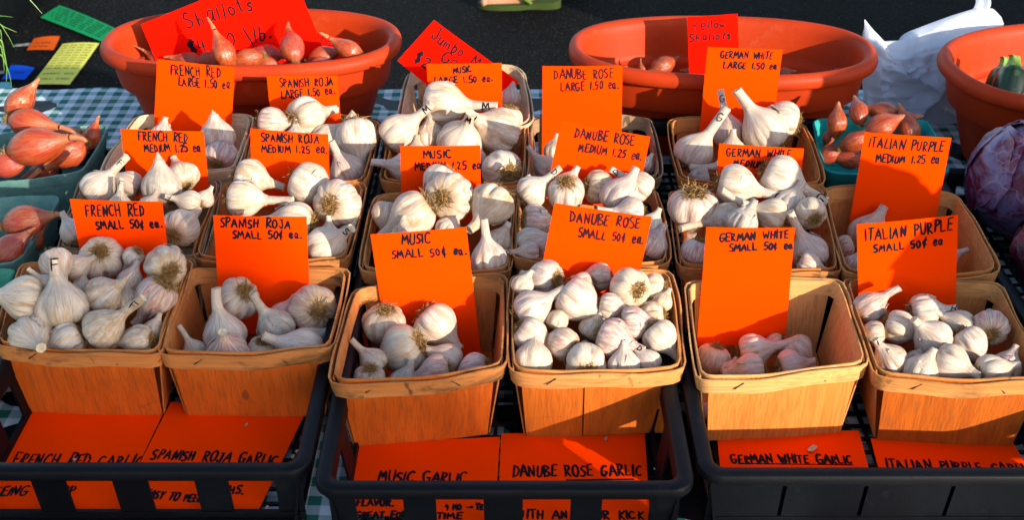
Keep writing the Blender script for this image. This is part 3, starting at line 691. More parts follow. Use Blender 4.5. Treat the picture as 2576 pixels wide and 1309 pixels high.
rg = random.Random(11)
for _ in range(7): ROOTM.append(root_mesh(rg))
def stem_parts(rn, L, root, pointed, toCam, letter, col, flat, r0=.25, rot=0, dirty=False):
    zb = 1.32 - .5*(1-flat) - .03; n = 9; k = 20; rt = r0*(.80 if not pointed else .14); bx, by = rn.uniform(-.16, .16)*L, rn.uniform(-.16, .16)*L
    if letter: bx *= .3; by *= .3
    sd_ = rn.random()*40
    def cen(t): return Vector((bx*t*t, by*t*t, zb + L*t))
    def rad_(t): return r0 + (rt-r0)*(t**.8) + (.022*t**6 if not pointed else 0)
    vs = []
    for i in range(n+1):
        t = i/n; c_ = cen(t)
        for q in range(k):
            a = 2*math.pi*q/k; r = rad_(t)*(1 + .07*noise.noise(Vector((math.cos(a)*2.5, math.sin(a)*2.5, t*1.1+sd_))) + (.05 if pointed else .03)*noise.noise(Vector((math.cos(a)*4, math.sin(a)*4, t*6+sd_))))
            tip = (rn.uniform(-.02, .02) if i == n else 0)
            vs.append(c_ + Vector((r*math.cos(a), r*math.sin(a), tip)))
    fs = [(i*k+q, i*k+(q+1) % k, (i+1)*k+(q+1) % k, (i+1)*k+q) for i in range(n) for q in range(k)]
    o = mk('stem', vs, fs, M['gstem'], root, True); o.color = col
    e = cen(1); rr2 = rad_(1)
    cv = [e + Vector((0, 0, -.05))] + [e + Vector((rr2*.62*math.cos(2*math.pi*q/16), rr2*.62*math.sin(2*math.pi*q/16), -.045)) for q in range(16)] + [e + Vector((rr2*1.0*math.cos(2*math.pi*q/16), rr2*1.0*math.sin(2*math.pi*q/16), -.005)) for q in range(16)]
    cf = [(0, 1+q, 1+(q+1) % 16) for q in range(16)] + [(1+q, 17+q, 17+(q+1) % 16, 1+(q+1) % 16) for q in range(16)]
    mk('cut_end', cv, cf, M['cut'], o, True)
    if letter:
        tl = .62 if L > .6 else .6; base = math.atan2(toCam.y, toCam.x); hgt = min(.42, L*.62)
        ca, sa = math.cos(rot), math.sin(rot)
        def P(x, y):
            gx, gy = (x-.5)*hgt*.72, (y-.5)*hgt
            ax, az = gx*ca - gy*sa, gx*sa + gy*ca
            t = tl + az/L; rr3 = rad_(max(0, min(1, t)))*1.06 + .010; an = base + ax/rr3
            nn = Vector((math.cos(an), math.sin(an), 0)); return cen(t) + nn*rr3, nn
        mk('ink_letter', *letter_mesh(letter, P, .055), M['ink'], o)
def flap(rn, o, col, flat):
    a0 = rn.random()*6.28; z0 = rn.uniform(.15, .6); zl = rn.uniform(.35, .6); wd = rn.uniform(.25, .55); lift = rn.uniform(.05, .16); s0 = rn.random()*9
    pr = catmull(PROF, 2)
    def rr(z):
        for (r1, z1), (r2, z2) in zip(pr[8:-1], pr[9:]):
            if z1 <= z <= z2: return r1+(r2-r1)*(z-z1)/max(1e-6, z2-z1)
        return pr[-1][0]
    def fn(u, v):
        z = z0 + zl*v; w_ = wd*(1-.75*v)*(1+.25*noise.noise(Vector((v*4, s0, 0)))); a = a0 + (u-.5)*2*w_
        r = rr(min(z, 1.3))*1.015 + .012 + lift*v*v*(1+.5*math.sin(u*5+s0)) + .02*noise.noise(Vector((u*4, v*4, s0)))
        return Vector((r*math.cos(a), r*math.sin(a), (z-.5*(1-flat))*(1 if z > .5 else 1)))
    f = mk('skin_flap', *sheet(fn, 8, 8, .008), M['gstem'], o, True); f.color = col
def rank_word(i, n):
    if n == 1: return 'only one'
    if i == 0: return 'leftmost'
    if i == n-1: return 'rightmost'
    return ['', 'second', 'third', 'fourth', 'fifth', 'sixth', 'seventh'][i] + ' from left'
# (tile, x, y, radius, stem angle in the picture, tilt to the viewer, stem length, flags, order bias, letter, letter turn)
GB = {
'FRl': [('A1',1540,965,122,97,10,.25,'pK'), ('A1',1575,1105,120,75,-35,.3,'P'), ('A1',1150,965,88,80,0,.3,'K',-200)],
'FRm': [('B1',695,205,128,44,8,1.1,'',0,'F',0), ('B1',915,185,100,150,10,.4,'K',-60), ('B1',850,345,95,85,10,.9,'',0,'F',-.2), ('B1',1145,200,150,93,10,.35,'pD'), ('B1',1290,130,115,120,-25,.3,'B',-120),
  ('B1',1345,315,92,165,20,.6,'',0,'F',1.2), ('B1',1455,290,68,60,0,.3,'K',-40), ('B1',1290,490,140,60,-48,.4,'K'), ('B1',515,520,95,120,0,.4,'',-10), ('B1',1060,340,80,60,10,.4,'K',-20)],
'FRs': [('B1',725,715,165,243,-66,.3,''), ('B1',945,705,78,230,-15,.3,'',-30), ('B1',1172,765,158,155,-55,.3,'B'), ('B1',398,750,118,302,18,.55,'Kp'), ('B1',545,775,95,30,0,.3,'K',-40), ('B1',165,995,155,172,25,.6,'p',0,'F',1),
  ('B1',440,1050,182,98,8,.62,'',60,'F',-.1), ('B1',340,895,78,140,10,.9,'',-20), ('B1',735,972,136,32,15,.85,'pB'), ('B1',925,872,98,70,0,.3,'P',-20), ('B1',590,930,78,90,0,.3,'',-60), ('B1',1105,985,152,232,-10,.4,'P'),
  ('B1',742,1215,152,38,12,1.15,'B',60,'F',.3), ('B1',230,1270,165,-25,52,.4,'',20), ('B1',485,1290,128,212,15,.6,'p',0), ('B1',985,1300,118,185,-5,.4,'B'), ('B1',1090,1225,88,70,0,.3,'B',-20), ('B1',915,1015,92,100,0,.3,'',-50),
  ('B1',600,1130,95,90,0,.3,'B',-90)],
'SRl': [('A2',248,868,115,-5,5,.7,'P'), ('A2',490,828,150,22,-38,.45,''), ('A2',850,985,155,280,15,.75,''), ('A2',650,985,115,42,5,.95,'',-40), ('A2',782,1215,127,118,15,.6,'K'), ('A2',420,1010,110,90,0,.4,'',-60)],
'SRm': [('B2',95,140,132,-15,0,.6,'B',-30), ('B2',510,185,155,-25,10,.45,''), ('B2',718,325,165,20,-70,.3,'K'), ('B2',50,290,135,-3,8,1.3,'',40), ('B2',405,470,168,175,0,.5,'',-20), ('B2',640,620,150,33,28,.45,'',0,'S',.2),
  ('B2',650,555,90,90,0,.4,'',-60), ('B2',780,540,75,60,0,.6,'D',-90)],
'SRs': [('B1',1685,1000,150,218,-42,.4,''), ('B2',535,1065,175,165,-60,.4,'PB'), ('B1',1590,1250,162,100,14,.82,'',40), ('C1',1380,110,88,118,8,1.1,''), ('C1',1610,125,152,85,50,.35,'P',40), ('C2',190,115,118,265,-38,.3,''),
  ('B2',270,1195,140,122,28,.95,'D',-20), ('C2',460,105,165,158,18,.5,''), ('B2',330,1110,95,60,0,.3,'K',-50), ('C2',520,40,120,30,0,.3,'',-40), ('C2',30,130,70,90,0,.3,'P')],
'Mj': [('A3',255,692,78,80,0,.3,'')],
'Ml': [('A2',1462,742,168,-4,8,.95,'',30,'M',1.55), ('A2',1150,942,142,40,10,.85,'K',0,'M',1.5), ('A2',1370,970,112,90,0,.4,'B',-60), ('A2',1585,1005,162,65,48,.5,'',0,'M',0), ('A3',165,925,168,155,35,.35,'B',30,'M',1.4),
  ('A3',240,850,105,260,-10,.4,'',-60), ('A3',190,1205,152,150,-55,.4,''), ('A2',1200,1195,125,168,8,.75,'K'), ('A3',20,1130,75,90,0,.3,'B',-60), ('A2',1275,1105,95,90,0,.3,'B',-60)],
'Mm': [('B2',1440,165,130,238,15,.5,'',-40,'M',1.4), ('B2',1515,272,176,20,-66,.4,'B'), ('B2',1245,400,170,214,0,.4,'B'), ('B2',1070,400,115,262,0,.3,'K',-60), ('B2',1805,335,160,232,28,.45,'B'), ('B2',1775,275,110,260,0,.3,'',-60),
  ('B2',1785,715,132,97,12,.85,'K',20), ('B3',160,610,115,60,0,.3,'B',-60), ('B2',1500,500,95,60,0,.3,'K',-40), ('B2',1180,560,100,90,0,.3,'B',-40)],
'Ms': [('B2',1040,1185,158,258,-30,.3,'B'), ('B2',1412,1190,155,-44,10,.3,'',0,), ('C2',1180,105,178,205,-12,.4,'BD',60), ('C2',965,185,105,135,5,.8,'B'), ('C2',1480,180,128,150,0,.4,'',-20), ('C2',1412,265,130,190,0,.4,'P',10),
  ('C2',1690,262,132,200,-15,.4,'P'), ('C2',935,310,115,262,-28,.3,''), ('C2',1180,340,115,70,0,.3,'D',-30)],
'Dl': [('A3',565,1070,80,80,0,.3,'B'), ('A3',500,1185,92,132,10,.8,'K'), ('A3',1215,1175,65,60,0,.3,'K')],
'Dm': [('B3',412,235,115,40,10,.95,'',0,'D',.1), ('B3',650,255,140,272,-45,.3,'K'), ('B3',660,190,100,60,0,.3,'K',-80), ('B3',885,205,122,-5,-15,.3,'B',-20), ('B3',1165,205,118,148,10,.75,'K',-10,'D',-.2), ('B3',1035,275,140,60,0,.4,'K',20),
  ('B3',1110,385,112,178,10,.9,'K',10), ('B3',432,445,118,-5,-15,.3,'P'), ('B3',410,610,118,20,10,.6,'',0,'D',1.4), ('B3',390,668,85,180,10,.9,'K',30,'D',1.2), ('B3',1262,625,120,60,0,.3,'P'), ('B3',1250,475,90,60,0,.3,'',-20)],
'Ds': [('B3',503,858,138,170,-38,.3,'K'), ('B3',345,905,82,60,0,.3,'',-40), ('B3',410,1070,140,34,8,.7,'K'), ('B3',730,1010,165,-38,10,.75,'',20), ('B3',885,842,108,182,0,.6,'KB',-20), ('B3',1100,920,150,160,-62,.3,'',90),
  ('B3',1265,932,112,182,-10,.3,''), ('B3',770,905,90,200,0,.3,'',-60), ('B3',1130,1175,125,0,0,.4,'P'), ('B3',1255,1125,112,185,-5,.3,'KB',-20), ('B3',965,1055,98,-12,5,.9,'K',-20), ('B3',1318,1270,128,-52,10,.55,'',20),
  ('B3',400,1262,128,-35,0,.3,'K'), ('C3',420,172,135,85,-20,.3,''), ('C3',625,60,122,162,-32,.3,'PB'), ('C3',790,192,154,88,-60,.3,''), ('C3',985,20,140,-20,18,.45,'P',0,'D',1.3), ('C3',1060,202,112,90,0,.3,''),
  ('C3',1225,190,100,130,0,.5,'',-20), ('B3',830,1215,90,60,0,.3,'B',-40), ('B3',590,1155,85,60,0,.3,'',-60), ('B3',1335,1020,72,60,0,.3,'B',-60)],
'Gl': [('A4',120,935,118,103,8,1.2,'K',-60,'G',0), ('A3',1560,1085,152,54,6,1.25,'K',0,'G',.1), ('A4',375,925,172,126,10,.7,'',20), ('A4',500,845,132,165,0,.3,'K',-20), ('A4',150,1080,105,90,0,.3,'',0), ('A3',1840,1160,115,190,8,1.4,'K',20),
  ('A3',1600,1265,92,190,-10,.3,'D')],
'Gm': [('B4',170,200,150,-14,10,1.15,'',0,'G',1.2), ('B4',490,150,165,-27,8,.85,'',0,'G',1.3), ('B4',425,400,118,160,5,1.9,'',-10), ('B4',700,385,115,105,-52,.3,''), ('B4',695,665,138,122,20,1.25,'K',30), ('B3',1550,362,172,268,-32,.3,'K'),
  ('B4',100,430,122,190,5,1.5,'B',-30), ('B4',220,455,120,60,0,.3,'D'), ('B3',1580,672,112,250,-10,.3,'P'), ('B4',540,350,135,60,0,.3,'',-40), ('B4',690,745,90,-25,5,1.0,'K',-40)],
'Gs': [('C3',1695,165,118,255,-15,.3,''), ('C4',300,110,132,14,10,1.1,''), ('C4',605,110,122,-48,5,.7,'',0,'G',1.2), ('C4',565,212,112,10,-5,.3,''), ('C4',270,250,122,185,-5,.3,''), ('C4',125,245,68,60,0,.3,'',-20),
  ('C3',1680,550,85,60,0,.3,''), ('C4',450,60,80,200,-20,.3,'B',-40)],
'Im': [('B4',1110,540,148,60,0,.3,'P'), ('B4',940,625,82,200,-10,.3,'BP',20), ('B4',995,760,75,60,0,.3,'P'), ('B4',1670,705,85,22,5,.55,'')],
'Is': [('B4',1120,1060,120,38,8,.75,'P'), ('B4',1150,1245,88,185,-10,.3,'KB'), ('B4',1330,1200,124,-20,18,.55,'K',0,'H',1.3), ('C4',1565,20,135,138,18,.35,'',20), ('B4',1510,1085,122,5,5,.5,'',0,'H',1.3), ('B4',1748,1185,112,150,5,.6,'',-30),
  ('B4',1978,1200,132,60,-58,.3,'P'), ('C4',1830,60,132,-58,18,.3,'',0), ('C4',1695,200,138,-25,42,.35,'',20), ('C4',1485,255,122,60,0,.3,''), ('C4',1265,175,122,128,12,.35,'B',0,'I',0), ('C4',1990,260,132,15,-5,.3,''),
  ('C4',2090,210,105,60,-5,.3,'P',-30), ('C4',1450,170,72,60,0,.3,'B',-60)],
}
YR = {'FRl': (.30, .72), 'FRm': (.12, .80), 'FRs': (.14, .80), 'SRl': (.3, .72), 'SRm': (.15, .80), 'SRs': (.22, .72), 'Mj': (.5, .6), 'Ml': (.2, .80), 'Mm': (.15, .80), 'Ms': (.24, .74), 'Dl': (.3, .62), 'Dm': (.12, .82),
      'Ds': (.15, .80), 'Gl': (.2, .76), 'Gm': (.12, .80), 'Gs': (.36, .74), 'Im': (.3, .76), 'Is': (.16, .74)}
rg = random.Random(5)
for key, L_ in GB.items():
    b = BASK[key]; items = []
    for e in L_:
        e = tuple(e) + (0, None, 0)[len(e)-8:] if len(e) < 11 else e
        t, x, y, r, phi, tl, sl_, fl, bias, let, rot = e
        u, v = px(t, x, y); items.append(dict(u=u, v=v, r=r/1.87*2576/3885, phi=phi, tl=tl, sl=sl_, fl=fl, ord=y+{'A':0,'B':600*1.87,'C':1274*1.87}[t[0]]+bias, let=let, rot=rot, y=v))
    v0, v1 = min(i['ord'] for i in items), max(i['ord'] for i in items)
    y0, y1 = YR[key]
    for i in items:
        f = 1-(i['ord']-v0)/max(1, v1-v0)
        Y = b['Yf'] + (b['Yb']-b['Yf'])*(y0+(y1-y0)*f) if len(items) > 1 else b['Yf']+(b['Yb']-b['Yf'])*.5
        d = ray(i['u'], i['v']); i['d'] = d; i['t'] = Y/d.y
        R = i['r']/FPX*i['t']; zmin = b['z0'] + R*.95
        P = CAM + d*i['t']
        if P.z < zmin: i['t'] = (zmin-CAMZ)/d.z
    for it in range(150):                    # let the bulbs settle against each other
        for a in range(len(items)):
            for c in range(a+1, len(items)):
                A1, A2 = items[a], items[c]
                R1, R2 = A1['r']/FPX*A1['t'], A2['r']/FPX*A2['t']; P1, P2 = CAM+A1['d']*A1['t'], CAM+A2['d']*A2['t']
                need = (R1+R2)*.84; dd = (P2-P1).length
                if dd < need:
                    lat2 = max(0, dd*dd - (A2['t']-A1['t'])**2); want = math.sqrt(max(0, need*need-lat2))
                    s_ = 1 if A1['ord'] < A2['ord'] else -1        # lower in the picture = nearer
                    cur = (A1['t']-A2['t'])*s_
                    if cur < want: k = min((want-cur)*.25, .004); A1['t'] += k*s_; A2['t'] -= k*s_
        for i in items:
            R = i['r']/FPX*i['t']; P = CAM + i['d']*i['t']
            if P.z < b['z0']+R*.8: i['t'] = min(i['t'], (b['z0']+R*.8-CAMZ)/i['d'].z)
            tp = (b['Yb']-b['Yf'])*.10*max(0, 1-(P.z-b['z0'])/b['h']); ymin, ymax = b['Yf']+R*.84+tp, b['Yb']-.012-R*.6-tp*.5
            if P.y < ymin: i['t'] = ymin/i['d'].y
            if P.y > ymax: i['t'] = ymax/i['d'].y
    # rows for the labels
    srt = sorted(items, key=lambda i: i['v']); nr = 1 if len(items) <= 3 else (2 if len(items) <= 8 else (3 if len(items) <= 13 else 4))
    rows = [[] for _ in range(nr)]
    for q, i in enumerate(srt): rows[q*nr//len(srt)].append(i)
    rown = {1: ['row'], 2: ['upper row', 'lower row'], 3: ['top row', 'middle row', 'bottom row'], 4: ['top row', 'upper middle row', 'lower middle row', 'bottom row']}[nr]
    for rwi, rw in enumerate(rows):
        rw.sort(key=lambda i: i['u'])
        for q, i in enumerate(rw): i['where'] = f"{rank_word(q, len(rw))} in {rown[rwi]}"
    for i in items:
        R = i['r']/FPX*i['t']; P = CAM + i['d']*i['t']
        ph, tt = rad(i['phi']), rad(i['tl'])
        ax = (RV*math.cos(ph)*math.cos(tt) + UV*math.sin(ph)*math.cos(tt) + NV*math.sin(tt)).normalized()
        q = ax.to_track_quat('Z', 'Y'); q = q @ Matrix.Rotation(rg.random()*6.28, 4, 'Z').to_quaternion()
        flat = rg.uniform(.88, 1.02); fl = i['fl']
        m = bulb_mesh(rg, flat)
        o = bpy.data.objects.new('garlic_bulb', m); C.objects.link(o)
        R *= 1.0
        o.rotation_mode = 'QUATERNION'; o.rotation_quaternion = q; o.scale = (R, R, R); o.location = P - ax*R*.05
        col = (.95 if 'P' in fl else (.45 if 'K' in fl else rg.uniform(.05, .28)), .8 if 'B' in fl else rg.uniform(.05, .3), .75 if 'D' in fl else rg.uniform(0, .08), 1); o.color = col
        rm = bpy.data.objects.new('roots', rg.choice(ROOTM)); C.objects.link(rm); rm.parent = o; s_ = rg.uniform(.85, 1.25)
        rm.scale = (s_*rg.uniform(.85, 1.15), s_, 1); rm.location = (0, 0, (1-flat)*.7); rm.rotation_euler = (0, 0, rg.random()*6.28)
        tc = q.inverted() @ (CAM-P).normalized()
        stem_parts(rg, i['sl']*1.12, o, 'p' in fl, tc, i['let'], col, flat, rot=i['rot'])
        for _ in range(rg.choice([0, 1, 1, 2])): flap(rg, o, col, flat)
        look = 'dusty grey' if 'D' in fl else ('brownish' if 'B' in fl else ('purple-streaked' if 'P' in fl else ('pinkish' if 'K' in fl else 'white')))
        pose = f"marked {i['let']}" if i['let'] else ('root tuft showing' if i['tl'] < -25 else ('long stem' if i['sl'] >= .8 else ('dry pointed tip' if 'p' in fl else '')))
        tag(o, f"{look} garlic {pose}, {i['where']}, {bname(key)} basket".replace(' ,', ','), 'garlic', f"garlic bulbs in the {bname(key)} basket")
# ------------------------------------------------------------------ terracotta tubs
def tub(label, c, rx, ry, h, rot, pegs=True):
    root = empty('oval_tub', (c[0], c[1], T), rot); tag(root, label, 'tub', 'terracotta plastic tubs')
    pr = [(.060, 0), (.058, .001), (.045, .040), (.034, .080), (.033, .083), (.024, .085), (.020, .090), (.014, .124), (.012, .130), (.004, .131), (.000, .135), (-.001, .143), (.002, .150), (.008, .1535), (.014, .152), (.019, .146), (.022, .135),
          (.028, .100), (.031, .092), (.038, .088), (.042, .082), (.055, .030), (.062, .008), (.072, .0045), (.12, .004)]
    pr = catmull(pr, 2); N = 96; s_ = h/.153; vs = []; fs = []
    for i in range(N):
        t = 2*math.pi*i/N; ct, st = math.cos(t), math.sin(t); e = 2/2.35
        ux, uy = math.copysign(abs(ct)**e, ct), math.copysign(abs(st)**e, st)
        for d, z in pr: vs.append((ux*(rx-d), uy*(ry-d), z*s_))
    K = len(pr)
    for i in range(N):
        for j in range(K-1): a = i*K+j; b2 = ((i+1) % N)*K+j; fs.append((a, b2, b2+1, a+1))
    fs.append(tuple(i*K for i in range(N))[::-1]); fs.append(tuple(i*K+K-1 for i in range(N)))
    mk('shell', vs, fs, M['terra'], root, True)
    for sx in (-1, 1):
        mk('peg', *box(sx*(rx-.052)-.004, sx*(rx-.052)+.004, -.006, .006, h*.55, h*.76), M['terra'], root)
    return root
tub('left terracotta tub with the big red shallots card', (-.3955, 1.758), .226, .128, .153, 0)
tub('right terracotta tub holding yellow shallots', (.314, 1.722), .228, .128, .153, rad(-2.5))
tub('terracotta tub with zucchini, cut off by the right edge', (.862, 1.665), .238, .160, .153, rad(9))
# ------------------------------------------------------------------ shallots
SPROF = [(.0,-1.0),(.16,-1.0),(.26,-.94),(.44,-.82),(.68,-.62),(.88,-.34),(.98,-.04),(1.0,.2),(.93,.5),(.76,.8),(.56,1.06),(.38,1.3),(.27,1.5),(.21,1.7)]
def shallot(label, P, R, phi, tl, tail, group, rn, col=(.3, .3, 0, 1), curve=None, pt=.35):
    ph, tt = rad(phi), rad(tl)
    ax = (RV*math.cos(ph)*math.cos(tt) + UV*math.sin(ph)*math.cos(tt) + NV*math.sin(tt)).normalized()
    q = ax.to_track_quat('Z', 'Y'); q = q @ Matrix.Rotation(rn.random()*6.28, 4, 'Z').to_quaternion()
    pr = catmull(SPROF, 2); NT_ = 40; vs = []; sd_ = rn.random()*50; asym = rn.uniform(.0, .14); aa = rn.random()*6
    for r, z in pr:
        for i in range(NT_):
            t = 2*math.pi*i/NT_; k = max(r, .001)*(1 + asym*math.cos(2*(t-aa)) + .05*noise.noise(Vector((math.cos(t)*1.5, math.sin(t)*1.5, z+sd_))) + (.02+.12*max(0, z-.9))*noise.noise(Vector((math.cos(t)*5, math.sin(t)*5, z*.8+sd_))))
            vs.append((k*math.cos(t), k*math.sin(t), z))
    K = NT_; fs = [(i*K+j, i*K+(j+1) % K, (i+1)*K+(j+1) % K, (i+1)*K+j) for i in range(len(pr)-1) for j in range(K)]
    fs.append(tuple(range(K))[::-1]); fs.append(tuple((len(pr)-1)*K+j for j in range(K)))
    o = mk('shallot', vs, fs, M['shallot'], None, True); o.rotation_mode = 'QUATERNION'; o.rotation_quaternion = q
    o.scale = (R*.88, R*.88, R*1.15); o.location = P; o.color = col
    inv = q.inverted(); g = inv @ (curve if curve else Vector((rn.uniform(-.3, .3), rn.uniform(-.3, .3), rn.uniform(-.5, 0))))
    path = []; rs = []
    for i in range(9):
        t = i/8; path.append(Vector((0, 0, 1.66+tail*t)) + g*tail*t*t); rs.append((.215+(.215*pt-.215)*t)*(1+.12*math.sin(i*2.1+sd_)))
    tb_ = mk('tail', *tube(path, rs, 12), M['shallot'], o, True); tb_.color = col
    rt = bpy.data.objects.new('roots', rn.choice(ROOTM)); C.objects.link(rt); rt.parent = o; rt.location = (0, 0, -.44); rt.scale = (.7, .7, .8)
    tag(o, label, 'shallot', group); return o
def on_h(t, x, y, h): return on_z(*px(t, x, y), T+h)
rs_ = random.Random(21)
GT = 'red shallots in the left terracotta tub'
for (x, y, r, phi, tl, tail, hh, lab, colr) in [
    ((('A1'),1600,395), 0, 98, 112, 10, .9, .150, 'upright bronze shallot with tall papery neck below the Shallots lettering', (.1, .7, 0, 1)),
    ((('A1'),1770,420), 0, 88, 195, 5, .6, .138, 'glossy copper shallot lying on its side in the middle of the left tub', (.1, .5, 0, 1)),
    ((('A2'),393,350), 0, 100, 105, -25, .5, .150, 'shallot with a torn dark skin patch standing against the big red card', (.5, .3, 0, 1)),
    ((('A2'),810,370), 0, 92, 148, 12, 1.1, .145, 'long necked shallot at the right end of the left tub', (.1, .5, 0, 1)),
    ((('A2'),590,410), 0, 82, 20, 0, .4, .128, 'dark red shallot left of the long necked one', (.8, .2, 0, 1)),
    ((('A2'),230,385), 0, 80, 170, 0, .4, .128, 'purplish red shallot tucked behind the torn one', (.9, .1, 0, 1)),
    ((('A2'),590,460), 0, 70, 0, 0, .4, .125, 'pale pink shallot low at the front lip of the left tub', (1, .6, 0, 1)),
    ((('A2'),220,465), 0, 75, 175, 0, .4, .120, 'flat brownish shallot just over the front lip of the left tub', (.6, .8, 0, 1)),
    ((('A1'),1490,430), 0, 75, 200, 0, .4, .120, 'copper shallot half hidden left of the upright one', (.3, .4, 0, 1)),
    ((('A1'),1360,445), 0, 80, 165, 0, .5, .112, 'low red shallot behind the French Red Large card', (.3, .4, 0, 1)),
    ((('A1'),1130,420), 0, 60, 150, 0, 1.2, .105, 'thin bronze shallot at the left end of the pile in the tub', (.1, .8, 0, 1)),
    ((('A1'),1230,450), 0, 62, 20, 0, .4, .105, 'small red shallot next to the bent one at the left of the pile', (.4, .3, 0, 1))]:
    P = on_h(*x, hh); R = r/1.87*.663/FPX*depth(P)*1.0
    shallot(lab, P, R, phi, tl, tail, GT, rs_, colr)
GT = 'yellow shallots in the right terracotta tub'
for (t, x, y, r, phi, tl, tail, hh, lab) in [('A3',935,450,48,155,5,1.0,.085,'pale bronze shallot lying at the left end of the right tub'), ('A3',1325,470,78,30,-20,.2,.10,'round golden brown shallot left of the Yellow Shallots card'),
    ('A3',1185,500,32,95,0,.8,.095,'small pointed shallot tip beside the round golden one'), ('A3',1590,520,60,170,0,.3,.09,'brown shallot between the Yellow Shallots card and the German White card'),
    ('A4',505,520,45,10,0,.3,.095,'yellow skinned shallot right of the German White Large card'), ('A4',715,545,32,30,0,.4,.085,'tiny shallot tip alone at the right of the tub')]:
    P = on_h(t, x, y, hh); R = r/1.87*.663/FPX*depth(P)
    shallot(lab, P, R, phi, tl, tail, GT, rs_, (.1, .9, 0, 1))
# ------------------------------------------------------------------ pulp punnets
def punnet(label, fl, fr, bl, br, mat, h=.075, z0=.010):
    zr = T+z0+h; c4 = [on_z(*p, zr) if len(p) == 2 else Vector(p) for p in (fl, fr, bl, br)]
    cen = sum(c4, Vector())/4; ex = ((c4[1]-c4[0])+(c4[3]-c4[2]))/4; ey = ((c4[2]-c4[0])+(c4[3]-c4[1]))/4
    root = empty('pulp_punnet', (cen.x, cen.y, T+z0)); tag(root, label, 'punnet', 'pulp punnets of shallots')
    pr = [(.70, .001), (.84, .004), (.955, h*.80), (.965, h*.80), (.985, h*.86), (1.0, h), (.975, h+.001), (.93, h-.006), (.92, h*.8), (.80, .006), (.5, .004)]
    N = 72; vs = []; fs = []; sd_ = random.random()*9
    for i in range(N):
        a, b = rrp(i/N, 1, 1, .22)
        for k, z in pr:
            k2 = k*(1 + .010*noise.noise(Vector((a*4, b*4, z*60+sd_)))); p = ex*a*k2 + ey*b*k2
            vs.append((p.x, p.y, z + .0012*noise.noise(Vector((a*7, b*7, sd_)))))
    K = len(pr)
    for i in range(N):
        for j in range(K-1): q = i*K+j; q2 = ((i+1) % N)*K+j; fs.append((q, q2, q2+1, q+1))
    fs.append(tuple(i*K for i in range(N))[::-1]); fs.append(tuple(i*K+K-1 for i in range(N)))
    mk('tray', vs, fs, M[mat], root, True); return root
zz = T+.085
punnet('grey green pulp punnet heaped with red shallots at the left edge', (-.725, 1.400, zz), (212, 436), (-.725, 1.555, zz), (272, 312), 'pulp')
punnet('blue green pulp punnet with two dark shallots below the upper one', (-.72, 1.185, zz), (48, 660), (-.72, 1.36, zz), (157, 492), 'pulp')
punnet('green pulp punnet of which only a corner shows at the left edge', (-.72, 1.01, zz), (-28, 800), (-.72, 1.165, zz), (30, 690), 'pulp3')
punnet('bright teal pulp punnet of brown shallots behind the Italian Purple baskets', (2070, 436), (2400, 440), (2046, 298), (2330, 300), 'pulp2')
GT = 'red shallots in the left punnets'
SC = 2576/3885
for (x, y, r, phi, tl, tail, hh, lab, colr, cv) in [
    (130, 745+0, 105, 50, 5, .3, .135, 'dull bronze shallot with papery top at the back of the left punnet', (.2, .9, 0, 1), None),
    (190, 870, 118, -8, 5, 1.3, .125, 'long red shallot lying across the back of the left punnet', (.2, .2, 0, 1), None),
    (215, 1045, 150, 12, 8, 1.0, .118, 'big glossy copper shallot in the middle of the left punnet', (.1, .3, 0, 1), None),
    (505, 1080, 105, 212, 8, 2.6, .100, 'shallot whose long tail curls over the front of the left punnet', (.1, .3, 0, 1), Vector((0, -.1, -.45))),
    (70, 1160, 100, 190, 0, .4, .095, 'purplish shallot at the front left of the left punnet', (1, .1, 0, 1), None),
    (640, 985, 75, 70, 0, .5, .095, 'orange shallot against the right wall of the left punnet', (.0, .3, 0, 1), None),
    (420, 960, 80, 10, 0, .5, .085, 'small red shallot wedged under the long one', (.4, .2, 0, 1), None),
    (330, 1200, 85, 200, 0, .4, .070, 'red shallot low at the front of the left punnet', (.5, .2, 0, 1), None)]:
    P = on_h('A1', x, y, hh); R = r/1.87*.663/FPX*depth(P)*1.02
    shallot(lab, P, R, phi, tl, tail, GT, rs_, colr, cv)
for (x, y, r, phi, tl, tail, hh, lab, colr) in [(155, 455, 128, 12, 5, .6, .105, 'dark red brown shallot filling the lower left punnet', (.5, .6, 0, 1)), (50, 660, 105, 40, 5, .5, .088, 'pinkish shallot at the front of the lower left punnet', (.9, .3, 0, 1)),
    (255, 600, 55, 60, 5, 1.4, .075, 'slim rusty shallot along the right wall of the lower left punnet', (.2, .5, 0, 1))]:
    P = on_h('B1', x, y, hh); R = r/1.87*.663/FPX*depth(P)
    shallot(lab, P, R, phi, tl, tail, GT, rs_, colr)
GT = 'brown shallots in the teal punnet'
